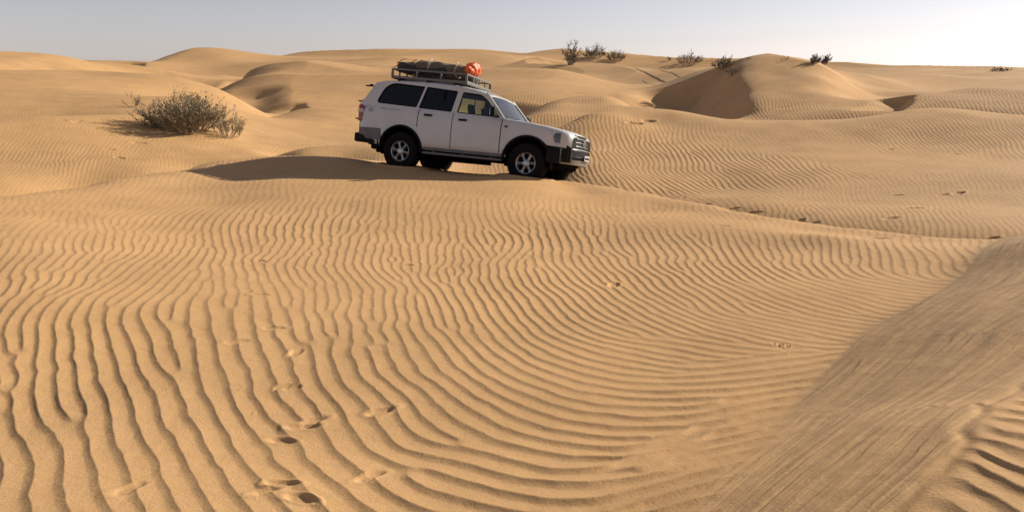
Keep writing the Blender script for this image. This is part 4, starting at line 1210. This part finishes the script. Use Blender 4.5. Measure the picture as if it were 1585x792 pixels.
# roof rack
rk = bpy.data.objects.new("roof_rack", None); COL.objects.link(rk); rk.parent = car; rk.location = (0, 0, 0)
RX0, RX1, RY, RZ0, RZ1 = -.50, 1.27, .66, 1.975, 2.14
def rz(x, z): return z - .018 * (x + .5)
bm = bmesh.new()
def bar(p, q, wy, wz):
    p, q = Vector(p), Vector(q); d = q - p; L_ = d.length
    rot = d.to_track_quat('X', 'Z').to_matrix()
    add_box(bm, (p + q) / 2, (L_, wy, wz), min(wy, wz) * .2, rot)
for s in (-1, 1):
    bar((RX0, s * RY, rz(RX0, RZ0)), (RX1, s * RY, rz(RX1, RZ0)), .03, .052)
    bar((RX0, s * RY, rz(RX0, RZ1)), (RX1, s * RY, rz(RX1, RZ1)), .03, .034)
    for x in np.linspace(RX0 + .02, RX1 - .02, 4): bar((x, s * RY, rz(x, RZ0) + .02), (x, s * RY, rz(x, RZ1) - .01), .026, .036)
for x, n_ in ((RX0, 4), (RX1, 4)):
    bar((x, -RY, rz(x, RZ0)), (x, RY, rz(x, RZ0)), .03, .07); bar((x, -RY, rz(x, RZ1)), (x, RY, rz(x, RZ1)), .03, .034)
    for y in np.linspace(-RY, RY, 5): bar((x, y, rz(x, RZ0) + .02), (x, y, rz(x, RZ1) - .01), .03, .03)
bm_obj("rack_frame", bm, RACKM, rk)
bm = bmesh.new()
for y in np.linspace(-.56, .56, 9): bar((RX0 + .02, y, rz(RX0, RZ0)), (RX1 - .02, y, rz(RX1, RZ0)), .07, .012)
bm_obj("slat_floor", bm, RACKM, rk)
for x in (-.30, .38, 1.02):
    for s in (-1, 1):
        bm = bmesh.new(); bar((x, s * .64, rz(x, RZ0) - .02), (x, s * .69, roof_z(x) - .03), .04, .05); bm_obj("rack_foot", bm, BLACK, rk)
    bm = bmesh.new(); bar((x, -.64, rz(x, RZ0) - .035), (x, .64, rz(x, RZ0) - .035), .045, .03); bm_obj("cross_bar", bm, BLACK, rk)

# ---- the load, each thing of its own
def load_obj(name, bm, m, label, cat, origin, angle=35):
    """bm in car coordinates -> its own top-level thing at its own origin"""
    bmesh.ops.translate(bm, verts=bm.verts, vec=-Vector(origin))
    o = bm_obj(name, bm, m, None, angle=angle)
    o.matrix_world = MW @ Matrix.Translation(Vector(origin))
    if label: tag(o, label, cat)
    return o
R0 = random.Random(3)
CANVAS = mat("khaki_canvas", (.15, .12, .078), .9, noise=.3, nscale=7, bump=.01, bscale=18)
DKCANV = mat("dark_tarpaulin", (.035, .032, .030), .85, noise=.3, nscale=9, bump=.012, bscale=20)
ORANGE = mat("orange_nylon", (.85, .13, .02), .55, noise=.25, nscale=14, bump=.012, bscale=22)
WOOD = mat("dry_branch", (.16, .125, .09), .9, noise=.3, nscale=20)
def lumpy_roll(bm, p0, p1, r0, r1, seed, seg=28, nl=40, flat=.8, ends=.18):
    p0, p1 = Vector(p0), Vector(p1); ax = (p1 - p0); L_ = ax.length; ax.normalize()
    a = ax.cross(Vector((0, 0, 1))).normalized(); u = a.cross(ax).normalized()
    R_l = random.Random(seed); ph = [R_l.uniform(0, 6.28) for _ in range(8)]
    rows = []
    for i in range(nl + 1):
        t = i / nl
        r = r0 + (r1 - r0) * t
        e = min(t, 1 - t) * L_ / (r * ends * 3)
        if e < 1: r *= max(math.sqrt(1 - (1 - e) ** 2), .05)
        row = []
        for k in range(seg + 1):
            q = 2 * math.pi * k / seg
            rr = r * (1 + .06 * math.sin(3 * q + ph[0] + 6 * t) + .05 * math.sin(17 * t + ph[1] + q) + .035 * math.sin(5 * q + 23 * t + ph[2]) + .03 * math.sin(9 * q - 11 * t + ph[3]))
            row.append(p0 + ax * (t * L_) + a * (rr * math.cos(q)) + u * (rr * flat * math.sin(q)))
        row[-1] = row[0].copy()
        rows.append(row)
    V = grid_bm(bm, rows)
    bmesh.ops.remove_doubles(bm, verts=bm.verts, dist=1e-5)
bm = bmesh.new(); lumpy_roll(bm, (-.12, -.28, 2.265), (1.12, -.20, 2.22), .185, .145, 1)
roll = load_obj("canvas_roll", bm, CANVAS, 'rolled khaki canvas tent lying along the roof rack behind the orange bag', 'tent roll', (.5, -.24, 2.25))
for xx in (.25, .86):
    bm = bmesh.new(); r_ = .205 - .036 * (xx + .12) / 1.24 + .004
    P3 = [Vector((xx + .015 * math.sin(3 * a), -.27 + .055 * xx + r_ * 1.05 * math.cos(a), 2.28 - .04 * (xx + .12) + r_ * .88 * math.sin(a))) for a in np.linspace(0, 2 * math.pi, 26)]
    add_tube(bm, P3, .014, 5, cap=False)
    bmesh.ops.translate(bm, verts=bm.verts, vec=-Vector((.5, -.24, 2.25)))
    bm_obj("strap", bm, mat("webbing", (.35, .33, .28), .8), roll)
bm = bmesh.new(); lumpy_roll(bm, (-.56, -.30, 2.225), (.66, -.36, 2.16), .13, .10, 5, flat=.9); 
load_obj("dark_tarpaulin_roll", bm, DKCANV, 'black tarpaulin bundle at the rear of the roof rack below the khaki roll', 'bundle', (0, -.3, 2.2))
bm = bmesh.new(); lumpy_roll(bm, (-.45, .28, 2.19), (1.10, .30, 2.13), .19, .17, 8, flat=.8)
load_obj("grey_duffel_bag", bm, mat("grey_duffel", (.10, .095, .085), .85, noise=.3, nscale=6), 'long grey duffel bag on the far side of the roof rack', 'bag', (.3, .3, 2.15))
bm = bmesh.new(); g = bmesh.ops.create_icosphere(bm, subdivisions=4, radius=1)
for v in bm.verts:
    d = v.co.copy()
    f = 1 + .11 * math.sin(5 * d.x + 2) * math.sin(6 * d.z) + .08 * math.sin(11 * d.y + 5 * d.z) + .035 * math.sin(15 * d.x - 9 * d.z)
    tp_ = max(0, d.z - .55)
    v.co = Vector((d.x * .145 * (1 - .3 * tp_), d.y * .25, d.z * .15)) * f + Vector((1.19, -.22, 2.265))
ob_ = load_obj("orange_bag", bm, ORANGE, 'crumpled bright orange stuff bag at the front of the roof rack', 'bag', (1.17, -.22, 2.22))
# firewood: a tangle of dry sticks across the rear
bm = bmesh.new()
for k in range(75):
    x = R0.uniform(-.52, .15); y = R0.uniform(-.45, .45); z = 2.28 + R0.uniform(-.06, .085) - .06 * max(0, x)
    L_ = R0.uniform(.15, .5); a = R0.gauss(0, .45); el = R0.gauss(.08, .25)
    d = Vector((math.cos(a) * math.cos(el), math.sin(a) * math.cos(el), math.sin(el))) * L_ / 2
    m_p = Vector((x, y, z)); bend = Vector((R0.gauss(0, .02), R0.gauss(0, .02), R0.gauss(0.01, .02)))
    r_ = R0.uniform(.005, .013)
    add_tube(bm, [m_p - d, m_p + bend, m_p + d], [r_, r_ * .9, r_ * .4], 5)
load_obj("firewood_bundle", bm, WOOD, 'tangle of dry firewood sticks piled on the rear of the roof rack', 'firewood', (-.2, 0, 2.25))
# ------------------------------------------------------------------ desert shrubs
BARK = mat("shrub_bark", (.22, .17, .12), .9, noise=.3, nscale=15)
LEAFG = mat("shrub_leaf", (.25, .21, .12), .8, noise=.4, nscale=3)
LEAFD = mat("dark_scrub_leaf", (.20, .17, .12), .85, noise=.35, nscale=3)
def shrub(name, label, px, py, wpx, hpx, seed, stems=60, leafy=.4, leaf=LEAFG, spread=1.0, trunky=False, rmin=2.0, group=None, r_at=None, sink=0.05, fine=1.0):
    x, y, z = ground_hit(px, py, rmin)
    if r_at:
        th, sl = px_ray(px, py); x, y = r_at * math.sin(th), r_at * math.cos(th); z = ground_z(x, y)
    r = math.hypot(x, y)
    W = wpx * r / F_PX / 2; Hh = hpx * r / F_PX
    rnd = random.Random(seed)
    root = bpy.data.objects.new(name, None); COL.objects.link(root); root.location = (x, y, z - sink)
    tag(root, label, 'shrub', group)
    bt, bl = bmesh.new(), bmesh.new()
    tips = []
    def stem(p, d, L_, rr, depth):
        n_ = 4 if depth < 2 else 3
        pts = [p.copy()]; q = p.copy(); dd = d.copy()
        for i in range(n_):
            dd = (dd + Vector((rnd.gauss(0, .16), rnd.gauss(0, .16), rnd.gauss(.05, .10)))).normalized()
            q = q + dd * (L_ / n_); pts.append(q.copy())
        add_tube(bt, pts, [rr * (1 - .65 * i / n_) for i in range(n_ + 1)], 4 if depth else 5, cap=False)
        if depth < 2:
            for k in range(rnd.randint(3, 5)):
                t = rnd.uniform(.3, 1); s = pts[min(int(t * n_), n_)]
                nd = (dd + Vector((rnd.gauss(0, .45), rnd.gauss(0, .45), rnd.gauss(.15, .25)))).normalized()
                stem(s, nd, L_ * rnd.uniform(.35, .6), rr * .5, depth + 1)
        if depth >= 1:
            for s0, s1 in zip(pts[:-1], pts[1:]): tips.append((s0, s1))
    for k in range(stems):
        a = rnd.uniform(0, 2 * math.pi); e = rnd.random() ** .7
        if trunky:
            base = Vector((rnd.gauss(0, .12) * W, rnd.gauss(0, .12) * W, 0))
        else:
            base = Vector((math.cos(a) * e * W * .5, math.sin(a) * e * W * .35, 0))
        out = Vector((math.cos(a) * e * spread, math.sin(a) * e * spread, 1.0 - .35 * e)).normalized()
        L_ = Hh * rnd.uniform(.5, .80) * (1 + .25 * (1 - e))
        if abs(out.x) * L_ + abs(base.x) > W * 1.05: L_ *= .8
        stem(base, out, L_, max(.0035 * fine, Hh * (.009 if not trunky else .02)), 0)
    for s0, s1 in tips:
        for k in range(max(1, int(rnd.random() * 5 * leafy + .5))):
            c_ = s0.lerp(s1, rnd.random()); d = (s1 - s0).normalized()
            nd = (d * .8 + Vector((rnd.gauss(0, .6), rnd.gauss(0, .6), rnd.gauss(.1, .5)))).normalized()
            L_ = Hh * rnd.uniform(.035, .085); w_ = L_ * rnd.uniform(.10, .2) * (1.6 if leaf is LEAFD else 1)
            sd_ = nd.cross(Vector((rnd.gauss(0, 1), rnd.gauss(0, 1), rnd.gauss(0, 1))));
            if sd_.length < 1e-3: continue
            sd_.normalize()
            a_ = bl.verts.new(c_ - sd_ * w_ * .4); b_ = bl.verts.new(c_ + nd * L_ * .5 - sd_ * w_); e_ = bl.verts.new(c_ + nd * L_); f_ = bl.verts.new(c_ + nd * L_ * .5 + sd_ * w_)
            bl.faces.new((a_, b_, e_, f_))
    bm_obj("branches", bt, BARK, root, smooth=False)
    bm_obj("foliage", bl, leaf, root, smooth=False)
    return root
G1 = None
shrub("desert_shrub", 'large twiggy grey-green bush on the sand slope behind and left of the car', 288, 203, 122, 52, 1, stems=110, leafy=.5, rmin=20)
shrub("desert_shrub", 'thin straggly bush leaning out at the right edge of the large grey-green bush', 350, 211, 66, 40, 2, stems=22, leafy=.4, rmin=20)
shrub("desert_shrub", 'small bare sprig standing just left of the large grey-green bush', 207, 166, 26, 19, 3, stems=8, leafy=.5, rmin=22, leaf=LEAFD)
SK = "shrubs along the far dune crests"
shrub("desert_shrub", 'tall far bush with bare forked trunks, leftmost of those behind the car', 882, 101, 40, 34, 4, stems=14, leafy=.4, trunky=True, leaf=LEAFD, rmin=80, group=SK, spread=1.3)
shrub("desert_shrub", 'bushy dark shrub just right of the far bush with bare forked trunks', 920, 92, 34, 20, 5, stems=34, leafy=.5, leaf=LEAFD, rmin=80, group=SK)
shrub("desert_shrub", 'low dark rounded shrub, rightmost of the far group above the car bonnet', 953, 96, 28, 17, 6, stems=34, leafy=.5, leaf=LEAFD, rmin=80, group=SK)
shrub("desert_shrub", 'tiny upright sprig on the skyline left of the fan-shaped shrub', 1034, 95, 8, 9, 7, stems=6, leafy=1, leaf=LEAFD, rmin=80, group=SK)
shrub("desert_shrub", 'fan-shaped grey shrub alone on the skyline left of the shaded dune face', 1065, 101, 38, 19, 8, stems=26, leafy=.4, leaf=LEAFD, rmin=70, group=SK, spread=1.2)
shrub("desert_shrub", 'grey shrub at the top left edge of the shaded dune face', 1119, 107, 28, 20, 9, stems=30, leafy=.4, leaf=LEAFD, rmin=45, group=SK)
shrub("desert_shrub", 'dark low scrub hanging on the shaded dune face below the crest', 1133, 117, 26, 14, 10, stems=24, leafy=.4, leaf=LEAFD, rmin=40, group=SK)
shrub("desert_shrub", 'tiny tuft on the rounded top of the dune with the shaded face', 1158, 92, 10, 5, 11, stems=9, leafy=1, leaf=LEAFD, rmin=45, group=SK)
shrub("desert_shrub", 'thin little sprig on the dune crest left of the twin round shrubs', 1214, 94, 10, 9, 12, stems=5, leafy=.5, leaf=LEAFD, rmin=45, group=SK)
shrub("desert_shrub", 'left one of the twin round shrubs on the skyline', 1262, 99, 9, 14, 13, stems=18, leafy=2, leaf=LEAFD, rmin=45, group=SK)
shrub("desert_shrub", 'right one of the twin round shrubs on the skyline', 1278, 100, 9, 14, 14, stems=18, leafy=2, leaf=LEAFD, rmin=45, group=SK)
shrub("desert_shrub", 'flat dark scrub patch on the horizon near the right edge', 1545, 111, 26, 6, 15, stems=30, leafy=2, leaf=LEAFD, rmin=60, group=SK, spread=1.6)
shrub("desert_shrub", 'single sprig sticking up beside the flat scrub patch near the right edge', 1562, 111, 5, 9, 16, stems=4, leafy=1, leaf=LEAFD, rmin=60, group=SK)
